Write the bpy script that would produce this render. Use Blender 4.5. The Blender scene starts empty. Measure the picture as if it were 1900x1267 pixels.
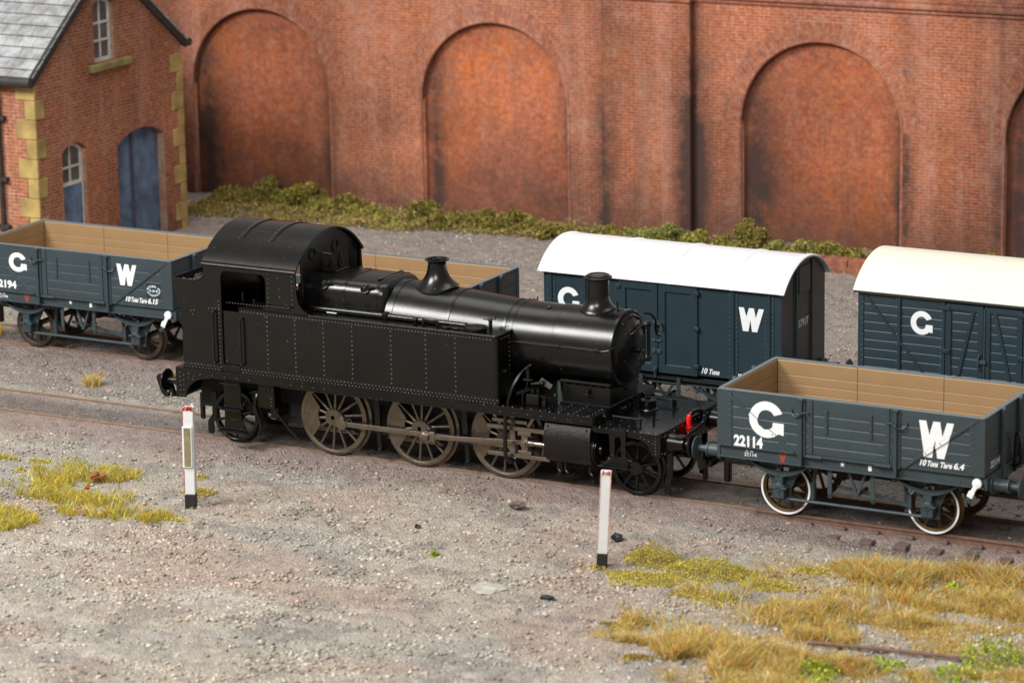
import bpy, bmesh, math, random
import numpy as np
from mathutils import Vector, Matrix
random.seed(7); RNG = np.random.default_rng(7)
S = bpy.context.scene
COL = S.collection
PI = math.pi

# ------------------------------------------------------------------ materials
def new_mat(name):
    m = bpy.data.materials.new(name); m.use_nodes = True
    nt = m.node_tree
    return m, nt, nt.nodes['Principled BSDF']

def mat(name, col, rough=.5, metal=0., var=.12, scale=6., bump=0., bscale=60., spec=.5, rvar=.0, dust=0.):
    """painted / cast surface: slow tone variation, optional fine bump and roughness mottling"""
    m, nt, b = new_mat(name)
    N, L = nt.nodes, nt.links
    b.inputs['Metallic'].default_value = metal
    b.inputs['Roughness'].default_value = rough
    b.inputs['Specular IOR Level'].default_value = spec
    tc = N.new('ShaderNodeTexCoord')
    n = N.new('ShaderNodeTexNoise'); n.inputs['Scale'].default_value = scale; n.inputs['Detail'].default_value = 6
    L.new(tc.outputs['Object'], n.inputs['Vector'])
    r = N.new('ShaderNodeValToRGB')
    r.color_ramp.elements[0].position = .3; r.color_ramp.elements[1].position = .7
    r.color_ramp.elements[0].color = [c*(1-var) for c in col]+[1]
    r.color_ramp.elements[1].color = [min(1, c*(1+var)) for c in col]+[1]
    L.new(n.outputs['Fac'], r.inputs['Fac']); L.new(r.outputs['Color'], b.inputs['Base Color'])
    if dust:
        nd = N.new('ShaderNodeTexNoise'); nd.inputs['Scale'].default_value = 24; nd.inputs['Detail'].default_value = 2; L.new(tc.outputs['Object'], nd.inputs['Vector'])
        mr = N.new('ShaderNodeMapRange'); mr.inputs['From Min'].default_value = .72; mr.inputs['From Max'].default_value = .78; mr.inputs['To Max'].default_value = dust; L.new(nd.outputs['Fac'], mr.inputs['Value'])
        mx = N.new('ShaderNodeMix'); mx.data_type = 'RGBA'; mx.inputs[7].default_value = (.25, .24, .22, 1); L.new(mr.outputs['Result'], mx.inputs['Factor']); L.new(r.outputs['Color'], mx.inputs[6]); L.new(mx.outputs[2], b.inputs['Base Color'])
    if rvar:
        mr = N.new('ShaderNodeMapRange')
        mr.inputs['To Min'].default_value = rough-rvar; mr.inputs['To Max'].default_value = rough+rvar
        n2 = N.new('ShaderNodeTexNoise'); n2.inputs['Scale'].default_value = 2.3; n2.inputs['Detail'].default_value = 8
        L.new(tc.outputs['Object'], n2.inputs['Vector'])
        L.new(n2.outputs['Fac'], mr.inputs['Value']); L.new(mr.outputs['Result'], b.inputs['Roughness'])
    if bump:
        nb = N.new('ShaderNodeTexNoise'); nb.inputs['Scale'].default_value = bscale; nb.inputs['Detail'].default_value = 3
        L.new(tc.outputs['Object'], nb.inputs['Vector'])
        bp = N.new('ShaderNodeBump'); bp.inputs['Strength'].default_value = bump; bp.inputs['Distance'].default_value = .02
        L.new(nb.outputs['Fac'], bp.inputs['Height']); L.new(bp.outputs['Normal'], b.inputs['Normal'])
    return m

def attr_mat(name, rough=.8, spec=.2, sub=0.):
    m, nt, b = new_mat(name)
    a = nt.nodes.new('ShaderNodeAttribute'); a.attribute_name = 'Col'
    nt.links.new(a.outputs['Color'], b.inputs['Base Color'])
    b.inputs['Roughness'].default_value = rough; b.inputs['Specular IOR Level'].default_value = spec
    if sub:
        t = nt.nodes.new('ShaderNodeBsdfTranslucent'); nt.links.new(a.outputs['Color'], t.inputs['Color'])
        mx = nt.nodes.new('ShaderNodeMixShader'); mx.inputs[0].default_value = sub
        nt.links.new(b.outputs[0], mx.inputs[1]); nt.links.new(t.outputs[0], mx.inputs[2]); nt.links.new(mx.outputs[0], nt.nodes['Material Output'].inputs['Surface'])
    return m

M = {}
M['black'] = mat('black_satin_paint', (.0034, .0031, .0028), .25, var=.25, scale=3, bump=.04, bscale=90, rvar=.05, spec=.42, dust=.7)
M['black_gloss'] = mat('black_semi_gloss', (.0030, .0030, .0030), .17, var=.2, scale=4, bump=.04, bscale=120, rvar=.05, spec=.5, dust=.7)
M['black_rough'] = mat('black_cast', (.004, .004, .004), .30, var=.2, bump=.55, bscale=70, spec=.4)
M['dark'] = mat('dark_inside', (.006, .006, .006), .7)
M['bronze'] = mat('blackened_nickel', (.185, .152, .120), .30, metal=.9, var=.18, scale=9, bump=.08, bscale=80, rvar=.1)
M['rod'] = mat('nickel_rod', (.25, .21, .17), .27, metal=.92, var=.15, scale=9)
M['grey'] = mat('wagon_grey', (.030, .046, .053), .40, var=.08, scale=4, bump=.03, bscale=120, rvar=.05, spec=.5)
M['grey_edge'] = mat('wagon_grey_pale_top', (.12, .145, .155), .5, var=.1)  # top capping, a paler grey than the boards below
M['grey_dark'] = mat('underframe_grey', (.030, .046, .053), .48, var=.15, scale=5)
M['van_grey'] = mat('van_grey', (.018, .034, .043), .38, var=.08, scale=3, bump=.03, bscale=120, rvar=.05, spec=.5)
M['tan'] = mat('tan_lining', (.285, .178, .085), .42, var=.05, scale=2, bump=.02)
M['tan_line'] = mat('tan_board_edge', (.55, .36, .19), .5, var=.05)
M['white'] = mat('white_paint', (.78, .79, .79), .5, var=.03)
M['white_roof'] = mat('white_roof_paint', (.64, .64, .65), .45, var=.02, spec=.3)
M['cream_roof'] = mat('cream_roof_paint', (.68, .66, .545), .45, var=.02, spec=.3)
M['letter'] = mat('white_lettering', (.74, .76, .77), .5, var=.03, scale=8)
M['letter_blue'] = mat('pale_blue_lettering', (.50, .62, .72), .5, var=.05)
M['patch_black'] = mat('black_patch', (.012, .012, .013), .6)
M['red'] = mat('red_paint', (.75, .012, .010), .35, var=.05)
M['red_dull'] = mat('dull_red_paint', (.30, .035, .02), .5, var=.1)
M['brown_wheel'] = mat('browned_wheel', (.050, .034, .024), .45, metal=.3, var=.2, scale=10)
M['brass_wheel'] = mat('brassy_wheel', (.10, .066, .028), .38, metal=.8, var=.2, scale=10)
M['rail_rust'] = mat('rusty_rail', (.155, .083, .058), .7, var=.25, scale=9, bump=.2, bscale=50)
M['rail_top'] = mat('worn_rail_top', (.55, .38, .22), .40, metal=.7, var=.25, scale=5)
M['sleeper'] = mat('dusty_sleeper', (.125, .088, .075), .9, var=.25, scale=12, bump=.5, bscale=40)
M['stone'] = mat('yellow_sandstone', (.39, .275, .095), .9, var=.35, scale=2.3, bump=.2, bscale=25)
M['sill_stone'] = mat('mossy_sandstone', (.235, .195, .075), .9, var=.3, scale=3, bump=.2, bscale=25)
M['frame'] = mat('off_white_frame', (.56, .55, .50), .6, var=.15, scale=5)
M['glass'] = mat('dusty_glass', (.085, .09, .085), .22, var=.4, scale=3)
M['soot_board'] = mat('sooty_bargeboard', (.028, .023, .021), .8, var=.3)
M['iron'] = mat('dark_rainwater_iron', (.035, .029, .027), .6, var=.3)
M['rivet_black'] = mat('pale_black_rivet', (.10, .097, .092), .35, var=.5, scale=7, spec=.6)  # rivet heads in a paler tone than the paint they sit on
M['rivet_black_gloss'] = mat('pale_gloss_rivet', (.013, .013, .0125), .28, var=.5, scale=7, spec=.6)
M['rivet_grey'] = mat('pale_grey_rivet', (.055, .078, .085), .4, var=.3, scale=7, spec=.5)
M['rivet_van_grey'] = mat('pale_van_rivet', (.07, .095, .105), .4, var=.4, scale=7, spec=.5)
M['lid_red'] = mat('chipped_red', (.45, .05, .03), .7, var=.4, scale=30)
M['coal'] = mat('coal', (.010, .010, .011), .38, var=.5, scale=20, spec=.7)
M['leafcol'] = attr_mat('foliage', .85, .15, .25)
M['grasscol'] = attr_mat('grass_blades', .75, .2, .45)
M['stonecol'] = attr_mat('loose_stones', .9, .2)
M['rust_leaf'] = mat('rust_brown_leaf', (.22, .070, .018), .8, var=.3, scale=20)
M['drab'] = mat('drab_plate', (.22, .185, .095), .7, var=.25, scale=8)
M['postwhite'] = mat('chalky_white_wood', (.66, .67, .67), .7, var=.06, scale=8, bump=.15, bscale=30)
M['postwear'] = mat('pinkish_worn_edge', (.62, .36, .29), .8, var=.35, scale=14)
M['clear'] = mat('cab_glass', (.05, .055, .05), .08, var=.1)

# ------------------------------------------------------------------ mesh builder
def link(name, me, parent=None):
    o = bpy.data.objects.new(name, me); COL.objects.link(o)
    if parent: o.parent = parent
    return o

class MB:
    def __init__(s): s.bm = bmesh.new()
    def _face(s, vs):
        try: return s.bm.faces.new(vs)
        except ValueError: return None
    def box(s, x0, x1, y0, y1, z0, z1, bev=0., seg=1):
        v = [s.bm.verts.new((x, y, z)) for x in (x0, x1) for y in (y0, y1) for z in (z0, z1)]
        fs = [(0,1,3,2),(4,6,7,5),(0,4,5,1),(2,3,7,6),(0,2,6,4),(1,5,7,3)]
        ff = [s.bm.faces.new([v[i] for i in f]) for f in fs]
        if bev:
            ed = list({e for f in ff for e in f.edges})
            bmesh.ops.bevel(s.bm, geom=ed, offset=bev, segments=seg, affect='EDGES', profile=.5)
        return s
    def obox(s, c, size, rot, bev=0.):
        """box centred at c, size, rotated by matrix rot (3x3)"""
        hx, hy, hz = [q/2 for q in size]
        t = MB(); t.box(-hx, hx, -hy, hy, -hz, hz, bev)
        t.bm.transform(Matrix.Translation(c) @ rot.to_4x4())
        me = bpy.data.meshes.new('t'); t.bm.to_mesh(me); t.bm.free(); s.bm.from_mesh(me); bpy.data.meshes.remove(me)
        return s
    def strip(s, p0, p1, w, t, up=(0, -1, 0), bev=0.):
        """flat bar from p0 to p1; w across, t along `up` (its facing direction)"""
        p0, p1 = Vector(p0), Vector(p1); d = (p1-p0); L = d.length; d.normalize()
        u = Vector(up); u = (u-d*u.dot(d)).normalized(); a = u.cross(d)
        return s.obox((p0+p1)/2, (L, w, t), Matrix((d, a, u)).transposed(), bev)
    def prism(s, pts, ax, a0, a1):
        f = {'y': lambda u, v, a: (u, a, v), 'x': lambda u, v, a: (a, u, v), 'z': lambda u, v, a: (u, v, a)}[ax]
        A = [s.bm.verts.new(f(u, v, a0)) for u, v in pts]; B = [s.bm.verts.new(f(u, v, a1)) for u, v in pts]
        n = len(pts)
        s._face(A); s._face(B[::-1])
        for i in range(n): s._face([A[i], B[i], B[(i+1) % n], A[(i+1) % n]])
        return s
    def loft(s, secs, cap0=True, cap1=True, closed=True):
        R = [[s.bm.verts.new(p) for p in q] for q in secs]; n = len(R[0])
        for a, b in zip(R, R[1:]):
            for i in range(n if closed else n-1): s._face([a[i], a[(i+1) % n], b[(i+1) % n], b[i]])
        if cap0: s._face(R[0][::-1])
        if cap1: s._face(R[-1])
        return s
    def lathe(s, o, ax, prof, n=32, cap=True, a0=0., a1=2*PI):
        """prof: list of (radius, distance along axis)"""
        o = Vector(o); ax = Vector(ax).normalized()
        t = Vector((0, 0, 1)) if abs(ax.z) < .9 else Vector((1, 0, 0))
        e1 = (t-ax*t.dot(ax)).normalized(); e2 = ax.cross(e1)
        full = abs(a1-a0-2*PI) < 1e-6
        k = n if full else n+1
        secs = []
        for r, h in prof:
            secs.append([o+ax*h+e1*(r*math.cos(a0+(a1-a0)*i/n))+e2*(r*math.sin(a0+(a1-a0)*i/n)) for i in range(k)])
        return s.loft(secs, cap and prof[0][0] > 1e-5, cap and prof[-1][0] > 1e-5, full)
    def cyl(s, p0, p1, r, r1=None, n=20):
        p0, p1 = Vector(p0), Vector(p1)
        return s.lathe(p0, p1-p0, [(r, 0), (r if r1 is None else r1, (p1-p0).length)], n)
    def tube(s, pts, r, n=8):
        P = [Vector(p) for p in pts]; secs = []
        prev = None
        for i, p in enumerate(P):
            d = (P[min(i+1, len(P)-1)]-P[max(i-1, 0)]).normalized()
            if prev is None: t = Vector((0, 0, 1)) if abs(d.z) < .9 else Vector((0, 1, 0))
            else: t = prev
            e1 = (t-d*t.dot(d)).normalized(); e2 = d.cross(e1); prev = e1
            rr = r[i] if isinstance(r, (list, tuple)) else r
            secs.append([p+e1*rr*math.cos(2*PI*k/n)+e2*rr*math.sin(2*PI*k/n) for k in range(n)])
        return s.loft(secs)
    def ball(s, c, r, n=12):
        pr = [(r*math.sin(PI*i/8), -r*math.cos(PI*i/8)) for i in range(9)]
        pr[0] = (0.0004, -r); pr[-1] = (0.0004, r)
        return s.lathe(c, (0, 0, 1), pr, n)
    def rivet(s, p, nrm=(0, -1, 0), r=.017, h=.013):
        p = Vector(p); nrm = Vector(nrm).normalized()
        t = Vector((0, 0, 1)) if abs(nrm.z) < .9 else Vector((1, 0, 0))
        e1 = (t-nrm*t.dot(nrm)).normalized(); e2 = nrm.cross(e1)
        R = [s.bm.verts.new(p+e1*r*math.cos(k*PI/3)+e2*r*math.sin(k*PI/3)) for k in range(6)]
        Q = [s.bm.verts.new(p+nrm*h*.8+e1*r*.6*math.cos(k*PI/3)+e2*r*.6*math.sin(k*PI/3)) for k in range(6)]
        a = s.bm.verts.new(p+nrm*h)
        for k in range(6):
            for f in (s._face([R[k], R[(k+1) % 6], Q[(k+1) % 6], Q[k]]), s._face([Q[k], Q[(k+1) % 6], a])):
                if f: f.material_index = 1
        return s
    def rivets(s, p0, p1, step, nrm=(0, -1, 0), r=.015, h=.012):
        p0, p1 = Vector(p0), Vector(p1); n = max(1, round((p1-p0).length/step))
        for i in range(n+1): s.rivet(p0.lerp(p1, i/n), nrm, r, h)
        return s
    def plate(s, outer, ax, a0, a1, holes=()):
        """flat plate with holes, filled by a 2D curve"""
        cu = bpy.data.curves.new('tmp', 'CURVE'); cu.dimensions = '2D'; cu.fill_mode = 'BOTH'; cu.extrude = abs(a1-a0)/2
        for pts in [outer]+list(holes):
            sp = cu.splines.new('POLY'); sp.points.add(len(pts)-1); sp.use_cyclic_u = True
            for q, (u, v) in zip(sp.points, pts): q.co = (u, v, 0, 1)
        o = bpy.data.objects.new('tmp', cu); me = bpy.data.meshes.new_from_object(o)
        mid = (a0+a1)/2
        f = {'y': lambda p: (p.x, mid+p.z, p.y), 'x': lambda p: (mid+p.z, p.x, p.y), 'z': lambda p: (p.x, p.y, mid+p.z)}[ax]
        for v in me.vertices: v.co = f(v.co)
        s.bm.from_mesh(me)
        bpy.data.objects.remove(o); bpy.data.curves.remove(cu); bpy.data.meshes.remove(me)
        return s
    def text(s, txt, size, mt, offset=0., shear=0., ext=.003, spacing=1., align='LEFT', sx=1.):
        cu = bpy.data.curves.new('tmp', 'FONT'); cu.body = txt; cu.size = size; cu.offset = offset; cu.shear = shear
        cu.extrude = ext; cu.space_character = spacing; cu.align_x = align; cu.resolution_u = 4
        o = bpy.data.objects.new('tmp', cu); me = bpy.data.meshes.new_from_object(o)
        me.transform(mt @ Matrix.Diagonal((sx, 1, 1, 1)))
        s.bm.from_mesh(me)
        bpy.data.objects.remove(o); bpy.data.curves.remove(cu); bpy.data.meshes.remove(me)
        return s
    def fit_text(s, txt, x0, x1, z0, z1, y, face='-y', off=.02, shear=0., ext=.002):
        """text stretched to a box on a -y or +x facing plane (x0..x1 runs along the reading direction)"""
        t = MB(); t.text(txt, 1., Matrix.Identity(4), offset=off, shear=shear, ext=0.)
        xs = [v.co.x for v in t.bm.verts]; ys = [v.co.y for v in t.bm.verts]
        a0, a1, b0, b1 = min(xs), max(xs), min(ys), max(ys)
        for v in t.bm.verts:
            u = x0+(v.co.x-a0)/(a1-a0)*(x1-x0); w = z0+(v.co.y-b0)/(b1-b0)*(z1-z0)
            v.co = (u, y, w) if face == '-y' else (y, u, w)
        r = bmesh.ops.extrude_face_region(t.bm, geom=t.bm.faces[:])
        for v in [q for q in r['geom'] if isinstance(q, bmesh.types.BMVert)]: v.co += Vector((0, -ext, 0)) if face == '-y' else Vector((ext, 0, 0))
        me = bpy.data.meshes.new('t'); t.bm.to_mesh(me); t.bm.free(); s.bm.from_mesh(me); bpy.data.meshes.remove(me)
        return s
    def build(s, name, m, parent=None, smooth=True, angle=35):
        bmesh.ops.remove_doubles(s.bm, verts=s.bm.verts, dist=1e-5)
        bmesh.ops.recalc_face_normals(s.bm, faces=s.bm.faces)
        me = bpy.data.meshes.new(name); s.bm.to_mesh(me); s.bm.free()
        if smooth:
            me.polygons.foreach_set('use_smooth', [True]*len(me.polygons))
            me.set_sharp_from_angle(angle=math.radians(angle))
        mk = m
        if isinstance(m, str): m = M[m]
        me.materials.append(m)
        me.materials.append(M.get('rivet_'+mk, m) if isinstance(mk, str) else m)
        return link(name, me, parent)
    def flush(s, name, m, parent=None, smooth=True, angle=35):
        o = s.build(name, m, parent, smooth, angle); s.bm = bmesh.new(); return o

def tag(o, label=None, cat=None, group=None, kind=None):
    if label: o['label'] = label
    if cat: o['category'] = cat
    if group: o['group'] = group
    if kind: o['kind'] = kind
    return o
def thing(name, label, cat, loc=(0, 0, 0), rotz=0., group=None):
    o = bpy.data.objects.new(name, None); COL.objects.link(o)
    o.empty_display_size = .2; o.location = loc; o.rotation_euler = (0, 0, rotz)
    return tag(o, label, cat, group)
def copy_tree(o, parent=None):
    c = o.copy(); COL.objects.link(c)
    if parent: c.parent = parent
    for ch in list(o.children): copy_tree(ch, c)
    return c
def txt_mat(x, y, z, face='-y'):
    """matrix placing text (x right, y up) on a plane facing -y or +x"""
    if face == '-y': return Matrix.Translation((x, y, z)) @ Matrix.Rotation(PI/2, 4, 'X')
    return Matrix.Translation((x, y, z)) @ Matrix.Rotation(PI/2, 4, 'Z') @ Matrix.Rotation(PI/2, 4, 'X')
def arc(cx, cy, r, a0, a1, n, ry=None):
    ry = ry or r
    return [(cx+r*math.cos(math.radians(a0+(a1-a0)*i/n)), cy+ry*math.sin(math.radians(a0+(a1-a0)*i/n))) for i in range(n+1)]

def np_mesh(name, verts, faces, m, cols=None, parent=None, smooth=False):
    """verts (N,3), faces list of arrays (F,k)"""
    me = bpy.data.meshes.new(name)
    nl = sum(f.size for f in faces); nf = sum(len(f) for f in faces)
    me.vertices.add(len(verts)); me.vertices.foreach_set('co', np.ascontiguousarray(verts, dtype=np.float32).ravel())
    me.loops.add(nl); me.polygons.add(nf)
    me.loops.foreach_set('vertex_index', np.concatenate([f.ravel() for f in faces]).astype(np.int32))
    tot = np.concatenate([np.full(len(f), f.shape[1]) for f in faces]); st = np.concatenate([[0], np.cumsum(tot)[:-1]])
    me.polygons.foreach_set('loop_start', st.astype(np.int32)); me.polygons.foreach_set('loop_total', tot.astype(np.int32))
    if smooth: me.polygons.foreach_set('use_smooth', [True]*nf)
    me.update(calc_edges=True)
    if cols is not None:
        a = me.color_attributes.new('Col', 'FLOAT_COLOR', 'POINT')
        c4 = np.ones((len(verts), 4), np.float32); c4[:, :3] = cols
        a.data.foreach_set('color', c4.ravel())
    me.materials.append(M[m] if isinstance(m, str) else m)
    return link(name, me, parent)

# value noise (vectorised)
class VN:
    def __init__(s, seed):
        s.t = np.random.default_rng(seed).random((256, 256))
    def __call__(s, x, y):
        xi = np.floor(x).astype(int); yi = np.floor(y).astype(int); fx = x-xi; fy = y-yi
        fx = fx*fx*(3-2*fx); fy = fy*fy*(3-2*fy)
        a = s.t[xi % 256, yi % 256]; b = s.t[(xi+1) % 256, yi % 256]; c = s.t[xi % 256, (yi+1) % 256]; d = s.t[(xi+1) % 256, (yi+1) % 256]
        return (a*(1-fx)+b*fx)*(1-fy)+(c*(1-fx)+d*fx)*fy
    def fbm(s, x, y, o=4):
        r = 0; a = .5; f = 1.
        for i in range(o): r = r+a*s(x*f+17*i, y*f+31*i); a *= .5; f *= 2.03
        return r/(1-.5**o)
V1, V2, V3 = VN(1), VN(2), VN(3)

TY = 4.467          # centre line of the second track
def sstep(a, b, x):
    t = np.clip((x-a)/(b-a), 0, 1); return t*t*(3-2*t)
def gz(x, y):
    """smooth ground height: flush with the rails, a little lower in the yard, shoulder falls away at the right"""
    x = np.asarray(x, float); y = np.asarray(y, float)
    base = -.16+.05*(V1.fbm(x*.25, y*.25, 3)-.5)
    ramp = sstep(7.2, 9.0, x)*sstep(-.92, -1.12, y)*.11
    near = np.exp(-((y)/1.5)**4)                                   # front track bed
    h1 = -.018-ramp-.118*sstep(5.6, 9.2, x)*(y < -.4)-.07*sstep(5.6, 9.2, x)*(y >= -.4)
    out = base*(1-near)+h1*near
    n2 = np.exp(-((y-TY)/1.5)**4)
    out = out*(1-n2)-.022*n2
    for yc in (0, TY):                                             # four-foot sits lower between the rails
        four = 1/(1+np.exp(np.clip((np.abs(y-yc)-.52)*40, -50, 50))); out = out-.075*four
    return out

# ------------------------------------------------------------------ camera / render
cam = bpy.data.cameras.new('camera'); co = bpy.data.objects.new('camera', cam); COL.objects.link(co)
p, a, r = 0.2415347548, 0.497485346, -0.0171044365
d = Vector((-math.sin(a)*math.cos(p), math.cos(a)*math.cos(p), -math.sin(p)))
R0 = Vector((math.cos(a), math.sin(a), 0)); U0 = R0.cross(d)
Rv = R0*math.cos(r)+U0*math.sin(r); Uv = -R0*math.sin(r)+U0*math.cos(r)
CAMPOS = Vector((30.0403234, -52.5587898, 17.022248))
mw = Matrix((Rv, Uv, -d)).transposed().to_4x4(); mw.translation = CAMPOS
co.matrix_world = mw
cam.sensor_width = 36; cam.lens = 6426.515*36/1900; cam.clip_end = 400; cam.clip_start = 1
cam.dof.use_dof = True; cam.dof.focus_distance = 63.5; cam.dof.aperture_fstop = .62; cam.dof.aperture_blades = 9
S.camera = co
S.view_settings.view_transform = 'Standard'; S.view_settings.look = 'None'
S.view_settings.exposure = 0; S.view_settings.gamma = 1

# ------------------------------------------------------------------ light: studio softboxes
W = bpy.data.worlds.new('World'); S.world = W; W.use_nodes = True
bg = W.node_tree.nodes['Background']; bg.inputs['Color'].default_value = (1, .97, .94, 1); bg.inputs['Strength'].default_value = .35
def softbox(name, loc, target, sx, sy, power, col=(1, 1, 1)):
    l = bpy.data.lights.new(name, 'AREA'); l.shape = 'RECTANGLE'; l.size = sx; l.size_y = sy; l.energy = power; l.color = col
    o = bpy.data.objects.new(name, l); COL.objects.link(o); o.location = loc
    o.rotation_euler = (Vector(target)-Vector(loc)).to_track_quat('-Z', 'Y').to_euler()
    return o
softbox('key_softbox', (-26, -36, 40), (-1, 3, 0), 22, 14, 40000, (1, .985, .96))
softbox('fill_softbox', (8, -48, 38), (2, 6, 0), 24, 12, 21000, (1, .985, .965))
softbox('overhead_softbox', (-4, 12, 46), (-2, 6, 0), 40, 22, 8000, (1, .99, .97))
# ------------------------------------------------------------------ lettering shapes
def poly_G(x0, x1, z0, z1):
    """bold block G: outline fitted to the box"""
    o = []
    R, q = 1.0, .57
    cx, cz = 0., 0.
    for i in range(41):
        t = math.radians(24+(313-24)*i/40); o.append((math.cos(t), math.sin(t)))
    o += [(1.0, -.79), (1.0, -.13), (.37, -.13)]
    for i in range(31):
        t = math.radians(313.4+(28-313.4)*i/30); o.append((.50*math.cos(t), .53*math.sin(t)))
    xs = [u for u, v in o]; mn, mx = min(xs), max(xs)
    return [(x0+(u-mn)/(mx-mn)*(x1-x0), z0+(v+1)/2*(z1-z0)) for u, v in o]
W_PTS = [(0, 1), (.205, 1), (.30, .62), (.41, 1), (.605, 1), (.675, .60), (.80, 1), (1, 1), (.735, 0), (.53, 0), (.465, .50), (.385, 0), (.165, 0)]
def poly_W(x0, x1, z0, z1): return [(x0+u*(x1-x0), z0+v*(z1-z0)) for u, v in W_PTS]

def letter(parent, pts, y, strap=None, strap_y=None, name='lettering', m='letter', gap=.0035):
    """white letter painted on the boards; where an iron strap crosses it the paint runs over the strap"""
    b = MB(); b.plate(pts, 'y', y-gap, y-.001)
    if strap:
        (ax, az), (bx, bz), w = strap
        q = MB(); q.plate(pts, 'y', strap_y-gap, strap_y-.0005)
        dd = Vector((bx-ax, 0, bz-az)).normalized(); nn = Vector((-dd.z, 0, dd.x))
        for s in (1, -1):
            geom = q.bm.verts[:]+q.bm.edges[:]+q.bm.faces[:]
            bmesh.ops.bisect_plane(q.bm, geom=geom, plane_co=Vector((ax, 0, az))+nn*s*w/2, plane_no=nn*s, clear_outer=True)
        me = bpy.data.meshes.new('t'); q.bm.to_mesh(me); q.bm.free(); b.bm.from_mesh(me); bpy.data.meshes.remove(me)
    return b.build(name, m, parent, smooth=False)

# ------------------------------------------------------------------ wheels
def wagon_wheel(parent, x, side, r, rim_m, spoke_m, tyre_m, ns=8):
    """side -1 near; face of tyre at |y| .725, flange inside"""
    s = side
    b = MB()
    b.lathe((x, 0, r), (0, s, 0), [(r*.80, .70), (r*.90, .715), (r*.90, .62), (r*.80, .62), (r*.80, .70)], 40, cap=False)
    b.lathe((x, 0, r), (0, s, 0), [(r+.035, .585), (r+.035, .61), (r+.002, .63), (r*.999, .70), (r*.97, .72), (r*.9, .715), (r*.9, .585), (r+.035, .585)], 48, cap=False)
    b.lathe((x, 0, r), (0, s, 0), [(.11, .60), (.11, .71), (.06, .75), (.001, .75)], 20)
    w = b.build('wheel', rim_m, parent)
    sp = MB()
    for i in range(ns):
        t = 2*PI*i/ns+.3
        sp.strip((x+.08*math.cos(t), s*.665, r+.08*math.sin(t)), (x+r*.82*math.cos(t), s*.665, r+r*.82*math.sin(t)), .045, .045, (0, s, 0))
    sp.build('spokes', spoke_m, w)
    t = MB()
    t.lathe((x, 0, r), (0, s, 0), [(r*.912, .722), (r*.92, .7275), (r*.985, .7275), (r*.992, .722)], 48, cap=False)
    t.build('tyre_face', tyre_m, w)
    return w

def buffers(parent, xe, m, z=1.03, L=.52, sgns=(-1, 1), y=.86, base=.11, head=.2):
    for sx in sgns:
        for sy in (-1, 1):
            b = MB()
            b.lathe((xe*sx, sy*y, z), (sx, 0, 0), [(base*1.55, 0), (base*1.55, .03), (base, .04), (base*.95, L*.5), (base*1.12, L*.5), (base*1.12, L*.56), (.06, L*.57), (.06, L-.05)], 24)
            o = b.build('buffer', m, parent)
            h = MB(); h.lathe((xe*sx, sy*y, z), (sx, 0, 0), [(.07, L-.07), (head*.97, L-.035), (head, L-.02), (head*.9, L), (.001, L+.012)], 32)
            h.build('buffer_head', m, o)

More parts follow.
